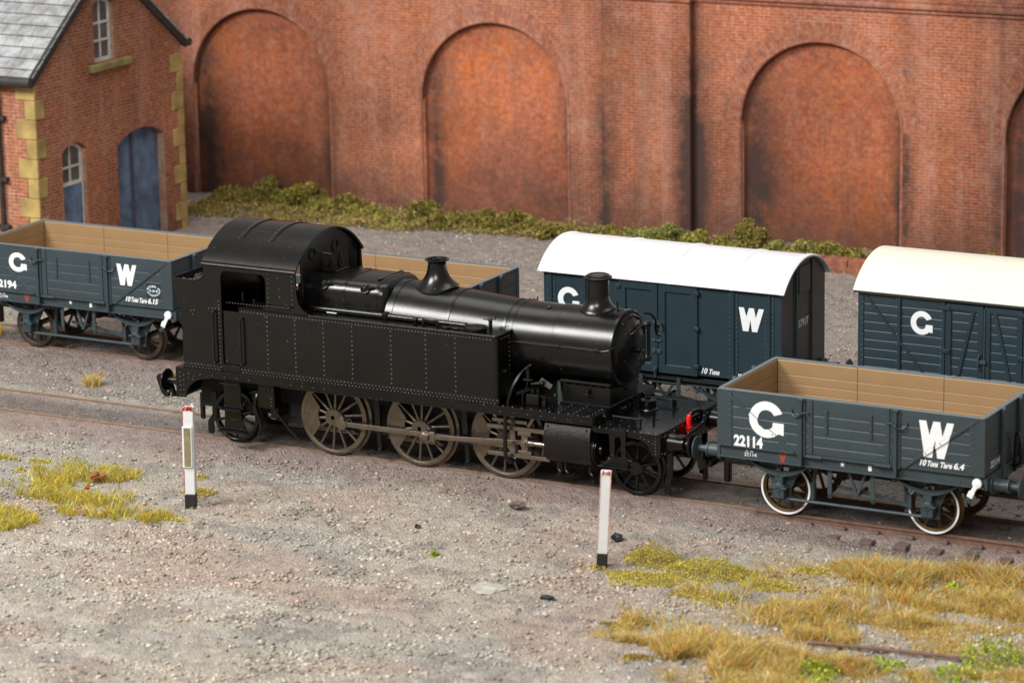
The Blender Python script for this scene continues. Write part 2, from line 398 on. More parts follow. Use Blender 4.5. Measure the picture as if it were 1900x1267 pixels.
def running_gear(parent, hl, sole_z0, sole_z1, m, wheels, wb=1.34, r=.46, sole_y=1.12, sole_m=None):
    rim_m, sp_m, ty_m = wheels
    for s in (-1, 1):
        b = MB()
        b.box(-hl, hl, s*sole_y, s*(sole_y-.05), sole_z0, sole_z1)
        b.box(-hl, hl, s*(sole_y+.055), s*(sole_y-.002), sole_z0-.001, sole_z0+.026, .004)
        for x in (-1.9, -.85, 0., .85, 1.9):
            b.rivets((x-.05, s*sole_y, sole_z0+.07), (x+.05, s*sole_y, sole_z0+.07), .1, (0, s, 0), .014, .01)
        b.build('solebar', sole_m or m, parent)
        for sx in (-1, 1):
            x = sx*wb
            wagon_wheel(parent, x, s, r, rim_m, sp_m, ty_m)
            g = MB()
            g.plate([(x-.40, sole_z0), (x-.27, sole_z0), (x-.14, .72), (x+.14, .72), (x+.27, sole_z0), (x+.40, sole_z0), (x+.17, .52), (x+.17, .33), (x-.17, .33), (x-.17, .52)], 'y', s*.87, s*.845)
            g.box(x-.23, x-.13, s*.885, s*.865, .72, sole_z0); g.box(x+.13, x+.23, s*.885, s*.865, .72, sole_z0)
            g.tube(arc(0, 0, .05, 180, 360, 8) and [(x+u, s*1.0, .93+v) for u, v in [(-.045, .08)]+arc(0, 0, .045, 180, 360, 8)+[(.045, .08)]], .014, 6)
            g.build('axle_guard', m, parent)
            sp = MB()
            n = 14; up, lo = [], []
            for i in range(n+1):
                u = -.58+1.16*i/n; zz = sole_z0-.20+.185*(u/.58)**2
                up.append((x+u, zz)); lo.append((x+u, zz-(.075-.045*abs(u)/.58)))
            sp.prism(up+lo[::-1], 'y', s*1.02, s*.93)
            up2 = [(px, pz+.012) for px, pz in up]; sp.prism(up2+[(px, pz+.001) for px, pz in up][::-1], 'y', s*1.035, s*.925)
            for q in (-1, 1):
                e = x+q*.58
                sp.strip((e-.12, s*.98, sole_z0), (e+.0, s*.98, sole_z0-.09), .035, .05); sp.strip((e+.12, s*.98, sole_z0), (e, s*.98, sole_z0-.09), .035, .05)
                sp.cyl((e, s*1.03, sole_z0-.085), (e, s*.92, sole_z0-.085), .028, n=10)
            sp.build('leaf_spring', m, parent)
            ab = MB()
            ab.box(x-.105, x+.105, s*1.03, s*.86, .36, .60, .015); ab.box(x-.15, x+.15, s*1.05, s*.88, .53, .565, .008)
            ab.box(x-.075, x+.075, s*1.02, s*.9, .60, sole_z0-.255, .01)
            ab.lathe((x, 0, .555), (0, s, 0), [(.085, .95), (.085, 1.035), (.05, 1.05), (.001, 1.05)], 16)
            ab.box(x-.19, x+.19, s*.93, s*.86, .325, .365, .006)
            ab.rivet((x, s*1.03, .45), (0, s, 0), .022, .02); ab.rivet((x-.05, s*1.02, .66), (0, s, 0), .016, .015)
            ab.build('axlebox', m, parent)
        t = MB()
        t.tube([(-wb-.1, s*.92, .345), (wb+.1, s*.92, .345)], .028, 8)
        t.build('tie_bar', m, parent)
        v = MB()
        v.strip((-.07, s*1.02, sole_z0), (.09, s*1.02, .575), .045, .03, (0, s, 0)); v.strip((.25, s*1.02, sole_z0), (.09, s*1.022, .575), .045, .03, (0, s, 0))
        v.cyl((.09, s*1.05, .60), (.09, s*.6, .60), .035, n=12)
        v.flush('brake_hanger', m, parent)
        v.strip((-.35, s*.80, .63), (.12, s*.80, .60), .05, .03, (0, s, 0)); v.strip((.1, s*.80, .60), (.98, s*.80, .45), .055, .03, (0, s, 0))
        v.box(.93, .99, s*.84, s*.77, .40, .66, .006)
        v.flush('brake_rod', m, parent)
        for q in (-1, 1):
            v.box(q*(wb-r-.02)-.05, q*(wb-r-.02)+.05, s*.72, s*.62, .3, .62, .02)
            v.strip((q*(wb-r-.02), s*.68, .5), (q*(wb-r-.1), s*.68, sole_z0), .06, .03, (0, s, 0))
            v.flush('brake_shoe', m, parent)
        v.bm.free()
        for x in (-.375, .40):
            h = MB()
            h.strip((x, s*1.085, sole_z0+.16), (x, s*1.085, .58), .075, .02, (0, s, 0)); h.strip((x, s*1.085, .585), (x-.01, s*1.05, .50), .075, .02, (0, s, .3))
            h.build('safety_hanger', m, parent)
    for sx in (-1, 1):
        ax = MB(); ax.cyl((sx*wb, -.7, r), (sx*wb, .7, r), .06, n=12); ax.build('axle', 'brown_wheel', parent)
        h = MB(); h.box(sx*(hl+.04), sx*(hl-.02), -1.14, 1.14, sole_z0-.03, sole_z1-.004, .006); h.build('headstock', m, parent)
    u = MB(); u.box(-hl+.05, hl-.05, -1.05, 1.05, sole_z1-.04, sole_z1-.006)
    for y in (-.35, .35): u.box(-hl+.05, hl-.05, y-.04, y+.04, sole_z0, sole_z1-.03)
    u.box(-.5, -.02, -.3, .3, .62, .98, .02)
    u.build('underframe', 'dark', parent)
    for sx in (-1, 1):
        c = MB()
        c.box(sx*(hl-.7), sx*(hl+.52), -.16, .16, .60, .68, .008); c.box(sx*(hl+.49), sx*(hl+.54), -.42, .42, .56, .68, .01)
        c.box(sx*(hl+.30), sx*(hl+.42), -.06, .06, .22, .60, .02); c.box(sx*(hl-.62), sx*(hl-.1), -.22, .22, .68, .86, .01)
        c.prism([(sx*(hl+.45), .68), (sx*(hl+.45), .86), (sx*(hl+.62), .9), (sx*(hl+.78), .86), (sx*(hl+.82), .72), (sx*(hl+.76), .70), (sx*(hl+.70), .78), (sx*(hl+.55), .78)], 'y', -.05, .05)
        c.build('coupling', 'black_gloss', parent)
    # white hand brake lever at the right end
    for s in (-1, 1):
        l = MB()
        l.lathe((hl-.12, s*(sole_y+.03), sole_z0+.09), (0, s, 0), [(.08, 0), (.085, .02), (.08, .05), (.03, .065), (.001, .065)], 20)
        l.strip((hl-.12, s*(sole_y+.07), sole_z0+.07), (hl-.20, s*(sole_y+.07), sole_z0-.07), .075, .03, (0, s, 0), .008)
        l.strip((hl-.19, s*(sole_y+.10), sole_z0-.05), (hl-.24, s*(sole_y+.09), sole_z0-.155), .105, .03, (0, s, 0), .008)
        o = l.build('brake_lever', 'white', parent)
        t = MB(); t.strip((hl-.225, s*(sole_y+.09), sole_z0-.13), (hl-.285, s*(sole_y+.09), sole_z0-.25), .10, .028, (0, s, 0), .012)
        t.cyl((hl-.28, s*(sole_y+.10), sole_z0-.235), (hl-.28, s*(sole_y+.13), sole_z0-.235), .02, n=10)
        t.build('lever_tip', 'grey_dark', o)

# ------------------------------------------------------------------ five plank open wagon
HL, HW = 2.39, 1.18
ZB, ZT = 1.21, 2.22
PL = [1.252, 1.402, 1.578, 1.757, 1.936, 2.206]
def plank_rows(b, u0, u1, rows, axis, o0, o1, bev=.024):
    """boards with a rounded upper arris; o0 is the outer face"""
    sg = 1 if o0 > o1 else -1
    for z0, z1 in zip(rows, rows[1:]):
        pf = [(o1, z0+.001), (o0-sg*.004, z0+.001), (o0, z0+.005)]
        for k in range(6):
            t = PI/2*k/5; pf.append((o0-sg*bev*.75*(1-math.cos(t)), z1-.001-bev+bev*math.sin(t)))
        pf.append((o1, z1-.001))
        b.prism(pf, 'x' if axis == 'y' else 'y', u0, u1)
    return b
def make_wagon(label):
    root = thing('open_wagon', label, 'wagon')
    running_gear(root, HL, 1.017, 1.206, 'grey_dark', ('brass_wheel', 'brass_wheel', 'white'))
    buffers(root, HL+.04, 'grey_dark', 1.03, .53)
    for s in (-1, 1):
        ys, yi = s*HW, s*(HW-.075)
        for q in (-1, 1):
            b = MB(); x0, x1 = sorted((q*.90, q*2.36))
            plank_rows(b, x0, x1, PL, 'y', ys, yi)
            b.box(x0, x1, min(ys, yi), max(ys, yi), ZB, 1.250, .008)
            # diagonal strap, corner plate
            b.strip((q*2.28, s*(HW+.008), 2.185), (q*.985, s*(HW+.008), 1.235), .062, .034, (0, s, 0), .006)
            for k in range(5):
                f = (k+.5)/5; b.rivet((q*(2.28-1.295*f), s*(HW+.025), 2.185-.95*f), (0, s, 0), .017, .012)
            panel = b.build('side_panel', 'grey', root)
            c = MB(); x0, x1 = sorted((q*2.125, q*(HL+.012)))
            c.box(x0, x1, min(s*(HW+.013), s*(HW-.09)), max(s*(HW+.013), s*(HW-.09)), ZB+.01, ZT-.016, .006)
            c.rivets((q*2.165, s*(HW+.013), 1.30), (q*2.165, s*(HW+.013), 2.13), .0975, (0, s, 0), .018, .014)
            c.rivets((q*2.165, s*(HW+.013), 1.25), (q*2.33, s*(HW+.013), 1.25), .075, (0, s, 0), .016, .012)
            c.rivets((q*2.2, s*(HW+.013), 2.195), (q*2.35, s*(HW+.013), 2.195), .05, (0, s, 0), .014, .012)
            c.build('corner_plate', 'grey', root)
            pz = MB(); x0, x1 = q*.85-.045, q*.85+.045
            pz.box(x0+.02, x1-.02, min(s*(HW+.06), s*(HW-.07)), max(s*(HW+.06), s*(HW-.07)), 1.06, ZT-.018, .006)
            pz.box(x0-.03, x1+.03, min(s*(HW+.016), s*(HW-.07)), max(s*(HW+.016), s*(HW-.07)), ZB-.02, ZT-.017, .005)
            for e in (-.06, .06): pz.rivets((q*.85+e, s*(HW+.016), 1.26), (q*.85+e, s*(HW+.016), 2.16), .18, (0, s, 0), .014, .012)
            pz.box(q*.85-.05, q*.85+.05, min(s*(HW+.07), s*HW), max(s*(HW+.07), s*HW), 2.165, 2.205, .008)
            pz.build('side_stanchion', 'grey', root)
            ch = MB()
            z0 = 1.955 if q < 0 else 1.95
            ch.tube([(q*.70, s*(HW+.05), z0+.02), (q*.78, s*(HW+.07), z0+.02), (q*.86, s*(HW+.085), z0-.02), (q*.90, s*(HW+.08), z0-.055), (q*.97, s*(HW+.05), z0-.06), (q*1.03, s*(HW+.03), z0-.01), (q*1.035, s*(HW+.02), z0+.05)], .016, 6)
            ch.ball((q*.86, s*(HW+.09), z0-.02), .032, 8)
            ch.build('pin_chain', 'grey_dark', root)
        dr = MB()
        plank_rows(dr, -.765, .765, PL, 'y', s*(HW+.004), yi)
        dr.box(-.765, .765, min(s*(HW+.02), yi), max(s*(HW+.02), yi), ZB-.005, 1.248, .006)
        for q in (-1, 1):
            dr.box(q*.69-.045, q*.69+.045, min(s*(HW+.022), s*HW), max(s*(HW+.022), s*HW), 1.255, ZT-.02, .006)
            dr.rivets((q*.69-.022, s*(HW+.022), 1.30), (q*.69-.022, s*(HW+.022), 2.16), .086, (0, s, 0), .014, .012)
            dr.rivets((q*.69+.025, s*(HW+.022), 1.34), (q*.69+.025, s*(HW+.022), 2.12), .15, (0, s, 0), .012, .010)
            dr.box(q*.40-.028, q*.40+.028, min(s*(HW+.024), s*HW), max(s*(HW+.024), s*HW), 1.63, 2.055, .006)
            dr.rivets((q*.40, s*(HW+.024), 1.67), (q*.40, s*(HW+.024), 2.02), .12, (0, s, 0), .016, .014)
            dr.box(q*.62-.15, q*.62+.15, min(s*(HW+.05), s*HW), max(s*(HW+.05), s*HW), 1.195, 1.235, .01)
            dr.rivets((q*.62-.13, s*(HW+.05), 1.215), (q*.62+.13, s*(HW+.05), 1.215), .065, (0, s, 0), .014, .014)
        dr.build('drop_door', 'grey', root)
        e = MB(); e.box(-HL+.002, HL-.002, min(s*(HW+.016), s*(HW-.078)), max(s*(HW+.016), s*(HW-.078)), ZT-.0155, ZT, .004)
        e.build('top_capping', 'grey_edge', root)
    for q in (-1, 1):
        b = MB(); xo, xi = q*HL, q*(HL-.07)
        plank_rows(b, -HW+.09, HW-.09, [ZB]+PL[1:], 'x', xo, xi)
        for y in (-.40, .40):
            b.box(min(q*(HL+.07), q*HL), max(q*(HL+.07), q*HL), y-.05, y+.05, 1.0, ZT-.02, .012)
            b.rivets((q*(HL+.07), y, 1.3), (q*(HL+.07), y, 2.1), .2, (q, 0, 0), .016, .014)
            b.ball((q*(HL+.05), y, ZT-.03), .05, 8)
        for y in (-1.02, 1.02): b.rivets((q*(HL+.005), y, 1.28), (q*(HL+.005), y, 2.12), .12, (q, 0, 0), .014, .012)
        b.build('end_panel', 'grey', root)
        e = MB(); e.box(min(q*(HL+.012), q*(HL-.075)), max(q*(HL+.012), q*(HL-.075)), -HW+.079, HW-.079, ZT-.0155, ZT-.0005, .004)
        e.build('top_capping', 'grey_edge', root)
    rows = [1.30, 1.455, 1.628, 1.79, 1.952, ZT-.016]
    for s in (-1, 1):
        for x0, x1 in ((-2.29, -.80), (-.79, .79), (.80, 2.29)):
            li = MB(); plank_rows(li, x0, x1, rows, 'y', s*(HW-.098), s*(HW-.0755), .020); li.build('inner_lining', 'tan', root)
        li = MB(); plank_rows(li, -1.081, 1.081, rows, 'x', s*(HL-.092), s*(HL-.0705), .020); li.build('inner_lining', 'tan', root)
    f = MB()
    for k in range(15): f.box(-2.30+k*.3067, -2.30+(k+1)*.3067-.006, -1.083, 1.083, 1.21, 1.30, .006)
    f.build('floor', 'tan', root)
    for q, z in ((-1, 1.05),):
        v = MB(); v.tube([(HL+.06, .10, 1.02), (HL+.07, .10, 1.55), (HL+.09, .08, 1.66), (HL+.16, .03, 1.70), (HL+.22, -.03, 1.60), (HL+.24, -.06, 1.40), (HL+.22, -.05, 1.22), (HL+.12, 0.0, 1.14), (HL+.06, .03, 1.13)], .032, 8)
        v.build('vacuum_hose', 'black_rough', root)
    return root
def wagon_text(root, num, tare, second=True, gb=(-1.808, -1.176, 1.448, 2.079), wb=(1.247, 1.856, 1.452, 2.071), nb=(-2.095, -1.560, 1.247, 1.443)):
    yl = -HW-.0005
    letter(root, poly_G(*gb), yl, ((-2.28, 2.185), (-.985, 1.235), .058), -HW-.0255)
    letter(root, poly_W(*wb), yl, ((2.28, 2.185), (.985, 1.235), .058), -HW-.0255)
    yf = -HW-.0008
    b = MB(); b.fit_text(num, *nb, yf, off=.045); b.build('wagon_number', 'letter', root)
    t = MB(); k = .06 if len(tare) > 3 else 0
    t.fit_text('10', 1.262, 1.385, 1.30, 1.408, yf, off=.035, shear=.3); t.fit_text('Tons', 1.405, 1.590-.3*k, 1.30, 1.40, yf, off=.035, shear=.35)
    t.fit_text('Tare', 1.630-.5*k, 1.835-k, 1.30, 1.40, yf, off=.035, shear=.35); t.fit_text(tare, 1.862-k, 2.05, 1.30, 1.415, yf, off=.04, shear=.25)
    t.build('load_lettering', 'letter', root)
    e = MB(); e.fit_text(num, -.90, -.46, 1.30, 1.42, HL+.0008, '+x', off=.02, shear=.1); e.build('end_number', 'letter', root)
    ys = -1.1205
    s = MB(); s.fit_text(num, -1.93, -1.70, 1.07, 1.13, ys, off=.01); s.fit_text('G  W', -1.90, -1.76, 1.14, 1.175, ys, off=.01); s.flush('solebar_number', 'letter', root)
    star = [(-.135+.05*(1 if i % 2 == 0 else .42)*math.cos(PI/2+i*PI/5), 1.13+.05*(1 if i % 2 == 0 else .42)*math.sin(PI/2+i*PI/5)) for i in range(10)]
    s.plate(star, 'y', ys-.002, ys); s.flush('star_mark', 'letter', root)
    s.box(.33, .39, ys-.0025, ys, 1.075, 1.165); s.build('white_mark', 'letter', root)
    v = MB(); v.plate([(-1.28, 1.19), (-1.16, 1.19), (-1.19, 1.04), (-1.25, 1.04)], 'y', -1.1225, -1.1205, [[(-1.235, 1.195-.01), (-1.205, 1.195-.01), (-1.22, 1.10)]] if second else [])
    v.build('red_mark', 'red_dull', root)

right = make_wagon('grey open wagon 22114 with white wheel rims, coupled to the engine front')
left = copy_tree(right); third = copy_tree(right)
right.location = (8.47, 0, 0); left.location = (-10.363, TY, 0); third.location = (-3.79, TY, 0)
left.rotation_euler.z = third.rotation_euler.z = math.radians(.15)
wagon_text(right, '22114', '6.4'); small = dict(gb=(-1.58, -1.14, 1.665, 2.065), wb=(1.075, 1.555, 1.625, 2.06), nb=(-1.98, -1.42, 1.30, 1.465))
wagon_text(left, '22194', '6.15', **small); wagon_text(third, '22181', '6.8', **small)
left['label'] = 'grey open wagon 22194 beside the brick building, brown wheels, tan inside'
third['label'] = 'grey open wagon with tan inside, mostly hidden behind the black engine'
for w in (right, left, third): w['group'] = 'open goods wagons'
for w in (left, third):
    for o in w.children_recursive:
        k = o.name.split('.')[0]
        if k in ('wheel', 'spokes', 'tyre_face'):
            o.material_slots[0].link = 'OBJECT'; o.material_slots[0].material = M['brown_wheel']
# return plate on the left wagon
b = MB(); b.box(1.775, 2.112, -HW-.003, -HW-.0008, 1.425, 1.715)
pt = b.build('return_panel', 'patch_black', left)
b = MB()
def arc_text(b, txt, cx, cz, rad, a_mid, span, size, inner):
    n = len(txt)
    for i, ch in enumerate(txt):
        if ch == ' ': continue
        t = math.radians(a_mid+(-(i-(n-1)/2)*span/(n-1))*(1 if not inner else -1))
        x, z = cx+rad*math.cos(t), cz+rad*.72*math.sin(t)
        rot = (t-PI/2) if not inner else (t+PI/2)
        b.text(ch, size, Matrix.Translation((x, -HW-.0035, z)) @ Matrix.Rotation(PI/2, 4, 'X') @ Matrix.Rotation(rot*.8, 4, 'Z'), offset=.0025, align='CENTER', ext=.001)
arc_text(b, 'RETURN TO', 1.943, 1.55, .132, 90, 130, .062, False)
arc_text(b, 'AT BORDESLEY', 1.943, 1.585, .155, 270, 140, .054, True)
b.text('G W R', .07, txt_mat(1.943, -HW-.0035, 1.545), offset=.003, align='CENTER', ext=.001)
b.build('return_lettering', 'letter_blue', pt)

# ------------------------------------------------------------------ covered vans
def roof_section(hw, ze, zr, n=24, t=.035, lip=True):
    """arc over the van: outer points left to right and inner back"""
    h = zr-ze; R = (hw*hw+h*h)/(2*h); a = math.asin(hw/R)
    o = [(R*math.sin(-a+2*a*i/n), zr-R+R*math.cos(-a+2*a*i/n)) for i in range(n+1)]
    ri = R-t; i_ = [(ri*math.sin(a-2*a*i/n), zr-R+ri*math.cos(a-2*a*i/n)) for i in range(n+1)]
    return o, i_, R, a
def van_body_section(hw, z0, ze, zr, n=24):
    o, _, R, a = roof_section(hw, ze, zr, n)
    return [(-hw, z0)]+o+[(hw, z0)]

# iron van, white roof
VX, VH, VW = 2.748, 2.433, .993
van = thing('covered_van', 'iron covered van with bright white roof, behind the engine chimney', 'goods van', (VX, TY, 0), math.radians(.15))
running_gear(van, VH, .845, .985, 'grey_dark', ('brown_wheel', 'brown_wheel', 'brown_wheel'), sole_y=.94, r=.46)
buffers(van, VH+.04, 'grey_dark', .98, .53)
b = MB(); sec = van_body_section(VW, 1.07, 2.785, 3.235)
b.prism(sec, 'x', -VH, VH)
body = b.build('body', 'van_grey', van)
rb = MB()
for s in (-1, 1):
    for x in (-2.28, -1.57, 1.47, 2.19):
        rb.box(x-.028, x+.028, min(s*(VW+.035), s*(VW-.01)), max(s*(VW+.035), s*(VW-.01)), 1.06, 2.775, .006)
        rb.box(x-.10, x+.10, min(s*(VW+.008), s*(VW-.01)), max(s*(VW+.008), s*(VW-.01)), 1.062, 2.774)
        for e in (-.07, .07): rb.rivets((x+e, s*(VW+.008), 1.12), (x+e, s*(VW+.008), 2.74), .085, (0, s, 0), .013, .011)
        x0, x1 = {-2.28: (-2.17, -1.69), -1.57: (-1.45, -.95), 1.47: (.9, 1.35), 2.19: (1.6, 2.06)}[x]
        rb.rivets((x0, s*VW, 1.10), (x1, s*VW, 1.10), .11, (0, s, 0), .012, .010)
        rb.flush('rib', 'van_grey', body)
for q in (-1, 1):
    for y in (-.36, .36):
        zt = roof_section(VW, 2.785, 3.235)[2]; zz = 3.235-zt+math.sqrt(zt*zt-y*y)-.04
        rb.box(min(q*(VH+.035), q*(VH-.01)), max(q*(VH+.035), q*(VH-.01)), y-.03, y+.03, 1.06, zz, .006)
        rb.box(min(q*(VH+.008), q*(VH-.01)), max(q*(VH+.008), q*(VH-.01)), y-.10, y+.10, 1.062, zz-.02)
        for e in (-.07, .07): rb.rivets((q*(VH+.008), y+e, 1.12), (q*(VH+.008), y+e, zz-.08), .085, (q, 0, 0), .013, .011)
        rb.flush('rib', 'van_grey', body)
    rb.box(min(q*(VH+.025), q*(VH-.01)), max(q*(VH+.025), q*(VH-.01)), -.25, .25, 2.60, 3.1, .01); rb.flush('end_plate', 'van_grey', body)
rb.bm.free()
for s in (-1, 1):
    for q in (-1, 1):
        dm = MB(); x0, x1 = sorted((q*.012-.04, q*.80-.04)); y0, y1 = VW+.045, VW-.005
        fr = [(x0, 1.055), (x1, 1.055), (x1, 2.745), (x0, 2.745)]
        dm.plate(fr, 'y', s*y0, s*y1, [[(x0+.13, 1.20), (x1-.13, 1.20), (x1-.13, 2.60), (x0+.13, 2.60)]])
        dm.box(x0+.13, x1-.13, min(s*(VW+.012), s*(VW-.005)), max(s*(VW+.012), s*(VW-.005)), 1.195, 2.605)
        sl = 1 if s < 0 else -1
        dm.prism([(s*(VW+.046), 1.175), (s*(VW+.010), 1.215), (s*(VW+.010), 1.17)], 'x', x0+.125, x1-.125)
        xh = x1 if q > 0 else x0
        for z in (1.24, 1.95, 2.62): dm.box(xh-.06, xh+.04, min(s*(VW+.075), s*VW), max(s*(VW+.075), s*VW), z-.04, z+.04, .012)
        dd = dm.build('door', 'van_grey', van)
        hm = MB()
        if q < 0:
            hm.box(-.06, .03, min(s*(VW+.07), s*VW), max(s*(VW+.07), s*VW), 1.42, 1.50, .008); hm.box(-.16, -.08, min(s*(VW+.07), s*VW), max(s*(VW+.07), s*VW), 1.42, 1.50, .008)
            hm.box(-.06, .03, min(s*(VW+.07), s*VW), max(s*(VW+.07), s*VW), 1.64, 1.68, .008); hm.box(-.16, -.08, min(s*(VW+.07), s*VW), max(s*(VW+.07), s*VW), 1.64, 1.68, .008)
        else:
            hm.lathe((-.07, s*(VW+.05), 2.0), (0, s, 0), [(.06, 0), (.06, .03), (.03, .05), (.001, .05)], 14); hm.strip((-.07, s*(VW+.09), 2.0), (.06, s*(VW+.09), 1.99), .05, .02, (0, s, 0)); hm.strip((.04, s*(VW+.09), 2.02), (.06, s*(VW+.09), 1.86), .03, .02, (0, s, 0))
            hm.lathe((-.09, s*(VW+.06), 1.10), (0, 0, -1), [(.045, -.06), (.05, 0), (.03, .03), (.028, .14)], 12)
        hm.build('door_latch', 'grey_dark', dd)
    tr = MB(); tr.box(-.9, .80, min(s*(VW+.055), s*VW), max(s*(VW+.055), s*VW), 2.75, 2.775, .004); tr.build('door_rail', 'van_grey', van)
o, i_, R_, a_ = roof_section(VW+.10, 2.77, 3.275, 28, .03)
b = MB(); b.prism(o+i_, 'x', -VH-.085, VH+.085)
roof = b.build('roof', 'white_roof', van)
b = MB()
for x in (-2.44, -1.06, .21, 1.47, 2.46):
    oo = roof_section(VW+.10, 2.775, 3.284, 28, .03)[0]
    b.loft([[(x-.024, y, z-.014), (x-.016, y, z), (x+.016, y, z), (x+.024, y, z-.014)] for y, z in oo])
    n = 56
    for k in range(1, n):
        t = -a_+2*a_*k/n
        for e in (-.03, .03): b.rivet((x+e, R_*math.sin(t), 3.275-R_+R_*math.cos(t)), (0, math.sin(t), math.cos(t)), .014, .016)
    b.flush('roof_seam', 'white_roof', roof)
b.bm.free()
letter(van, poly_G(.61-VX, 1.06-VX, 2.035, 2.492), -VW-.0005)
letter(van, poly_W(4.33-VX, 4.83-VX, 2.005, 2.444), -VW-.0005)
b = MB(); b.fit_text('10', 3.575-VX, 3.70-VX, 1.115, 1.225, -VW-.0008, off=.035, shear=.3); b.fit_text('Tons', 3.735-VX, 3.945-VX, 1.115, 1.215, -VW-.0008, off=.035, shear=.35)
b.fit_text('Tare', 4.24-VX, 4.44-VX, 1.115, 1.215, -VW-.0008, off=.035, shear=.35); b.fit_text('5.7', 4.47-VX, 4.65-VX, 1.115, 1.225, -VW-.0008, off=.035, shear=.3)
b.build('load_lettering', 'letter', van)
b = MB(); b.fit_text('57917', -.23, .23, 1.955, 2.105, VH+.0003, '+x', off=.03); b.build('end_number', 'letter', van)

# timber van, cream roof
V2X, V2H, V2W = 9.12, 2.39, 1.10
van2 = thing('covered_van', 'planked covered van with cream roof and diagonal strapping', 'goods van', (V2X, TY, 0), math.radians(.15))
running_gear(van2, V2H, .99, 1.16, 'grey_dark', ('brown_wheel', 'brown_wheel', 'brown_wheel'))
buffers(van2, V2H+.04, 'grey_dark', 1.0, .53)
b = MB(); b.prism(van_body_section(V2W-.03, 1.16, 2.98, 3.47), 'x', -V2H+.03, V2H-.03)
body2 = b.build('body', 'van_grey', van2)
rows = [1.17]+[1.317+.1638*k for k in range(10)]+[2.985]
for s in (-1, 1):
    for q in (-1, 1):
        b = MB(); x0, x1 = sorted((q*.74, q*(V2H-.004)))
        plank_rows(b, x0, x1, rows, 'y', s*V2W, s*(V2W-.05))
        b.box(q*1.60-.03, q*1.60+.03, min(s*(V2W+.04), s*V2W), max(s*(V2W+.04), s*V2W), 1.16, 2.98, .006)
        for e in (-.05, .05): b.rivets((q*1.6+e, s*(V2W+.003), 1.25), (q*1.6+e, s*(V2W+.003), 2.93), .164, (0, s, 0), .014, .012)
        b.box(q*.76-.03, q*.76+.03, min(s*(V2W+.035), s*V2W), max(s*(V2W+.035), s*V2W), 1.16, 2.98, .006)
        b.rivets((q*.81, s*(V2W+.003), 1.25), (q*.81, s*(V2W+.003), 2.93), .082, (0, s, 0), .015, .012)
        b.box(min(q*2.28, q*V2H), max(q*2.28, q*V2H), min(s*(V2W+.015), s*V2W), max(s*(V2W+.015), s*V2W), 1.16, 2.98, .006)
        b.rivets((q*2.305, s*(V2W+.015), 1.25), (q*2.305, s*(V2W+.015), 2.9), .0985, (0, s, 0), .016, .014)
        b.strip((q*2.25, s*(V2W+.012), 2.95), (q*1.14, s*(V2W+.012), 1.62), .04, .045, (0, s, 0), .006); b.strip((q*1.14, s*(V2W+.012), 1.62), (q*.83, s*(V2W+.012), 1.25), .04, .045, (0, s, 0), .006)
        b.build('side_panel', 'van_grey', van2)
        dr = MB(); x0, x1 = sorted((q*.015, q*.715)); y0 = V2W+.035
        plank_rows(dr, x0+.01, x1-.01, rows[:-1]+[2.9], 'y', s*(V2W+.008), s*(V2W-.05))
        dr.plate([(x0, 1.17), (x1, 1.17), (x1, 2.935), (x0, 2.935)], 'y', s*y0, s*V2W, [[(x0+.10, 1.29), (x1-.10, 1.29), (x1-.10, 2.835), (x0+.10, 2.835)]])
        dr.strip((q*.20, s*(V2W+.02), 2.83), (q*.56, s*(V2W+.02), 1.30), .06, .03, (0, s, 0), .004)
        for z in (1.4, 2.07, 2.85): dr.box(q*.70-.07, q*.70+.07, min(s*(V2W+.06), s*V2W), max(s*(V2W+.06), s*V2W), z-.04, z+.04, .01)
        dd = dr.build('door', 'van_grey', van2)
        if q < 0:
            h = MB(); h.tube([(-.06, s*(V2W+.06), 2.08), (-.09, s*(V2W+.07), 2.0), (-.07, s*(V2W+.08), 1.93), (-.10, s*(V2W+.07), 1.86), (-.06, s*(V2W+.06), 1.80)], .022, 6); h.box(-.08, .06, min(s*(V2W+.08), s*V2W), max(s*(V2W+.08), s*V2W), 1.90, 1.97, .01); h.box(.0, .03, min(s*(V2W+.055), s*V2W), max(s*(V2W+.055), s*V2W), 1.55, 2.9, .004)
            h.build('door_latch', 'grey_dark', dd)
for q in (-1, 1):
    b = MB(); plank_rows(b, -V2W+.01, V2W-.01, rows[:-1]+[2.96], 'x', q*V2H, q*(V2H-.05))
    for y in (-.4, .4): b.box(min(q*(V2H+.06), q*V2H), max(q*(V2H+.06), q*V2H), y-.05, y+.05, 1.0, 3.2, .01)
    b.build('end_panel', 'van_grey', van2)
o, i_, _, _ = roof_section(V2W+.09, 3.03, 3.57, 28, .03)
b = MB(); b.prism(o+i_, 'x', -V2H-.07, V2H+.07)
rf2 = b.build('roof', 'cream_roof', van2)
b = MB()
def roof_z(y): 
    R = ((V2W+.09)**2+.54**2)/(2*.54); return 3.57-R+math.sqrt(R*R-y*y)
pts = [(-.45+2.6*k/20, -1.06+.26*math.sin(PI*k/20)) for k in range(21)]
b.tube([(x, y, roof_z(y)) for x, y in pts], .010, 6); b.build('rain_strip', 'cream_roof', rf2)
b = MB()
for s in (-1, 1): b.box(-V2H-.06, V2H+.06, min(s*(V2W+.085), s*(V2W-.04)), max(s*(V2W+.085), s*(V2W-.04)), 2.985, 3.024, .004)
b.build('cant_rail', 'soot_board', van2)
letter(van2, poly_G(7.735-V2X, 8.15-V2X, 2.315, 2.745), -V2W-.0005)
letter(van2, poly_W(10.1-V2X, 10.52-V2X, 2.3, 2.72), -V2W-.0005)
# ------------------------------------------------------------------ tank locomotive
loco = thing('tank_engine', 'all black side tank steam engine with bronze coloured driving wheels', 'steam engine')
BK = 'black'
YT = 1.165          # tank side
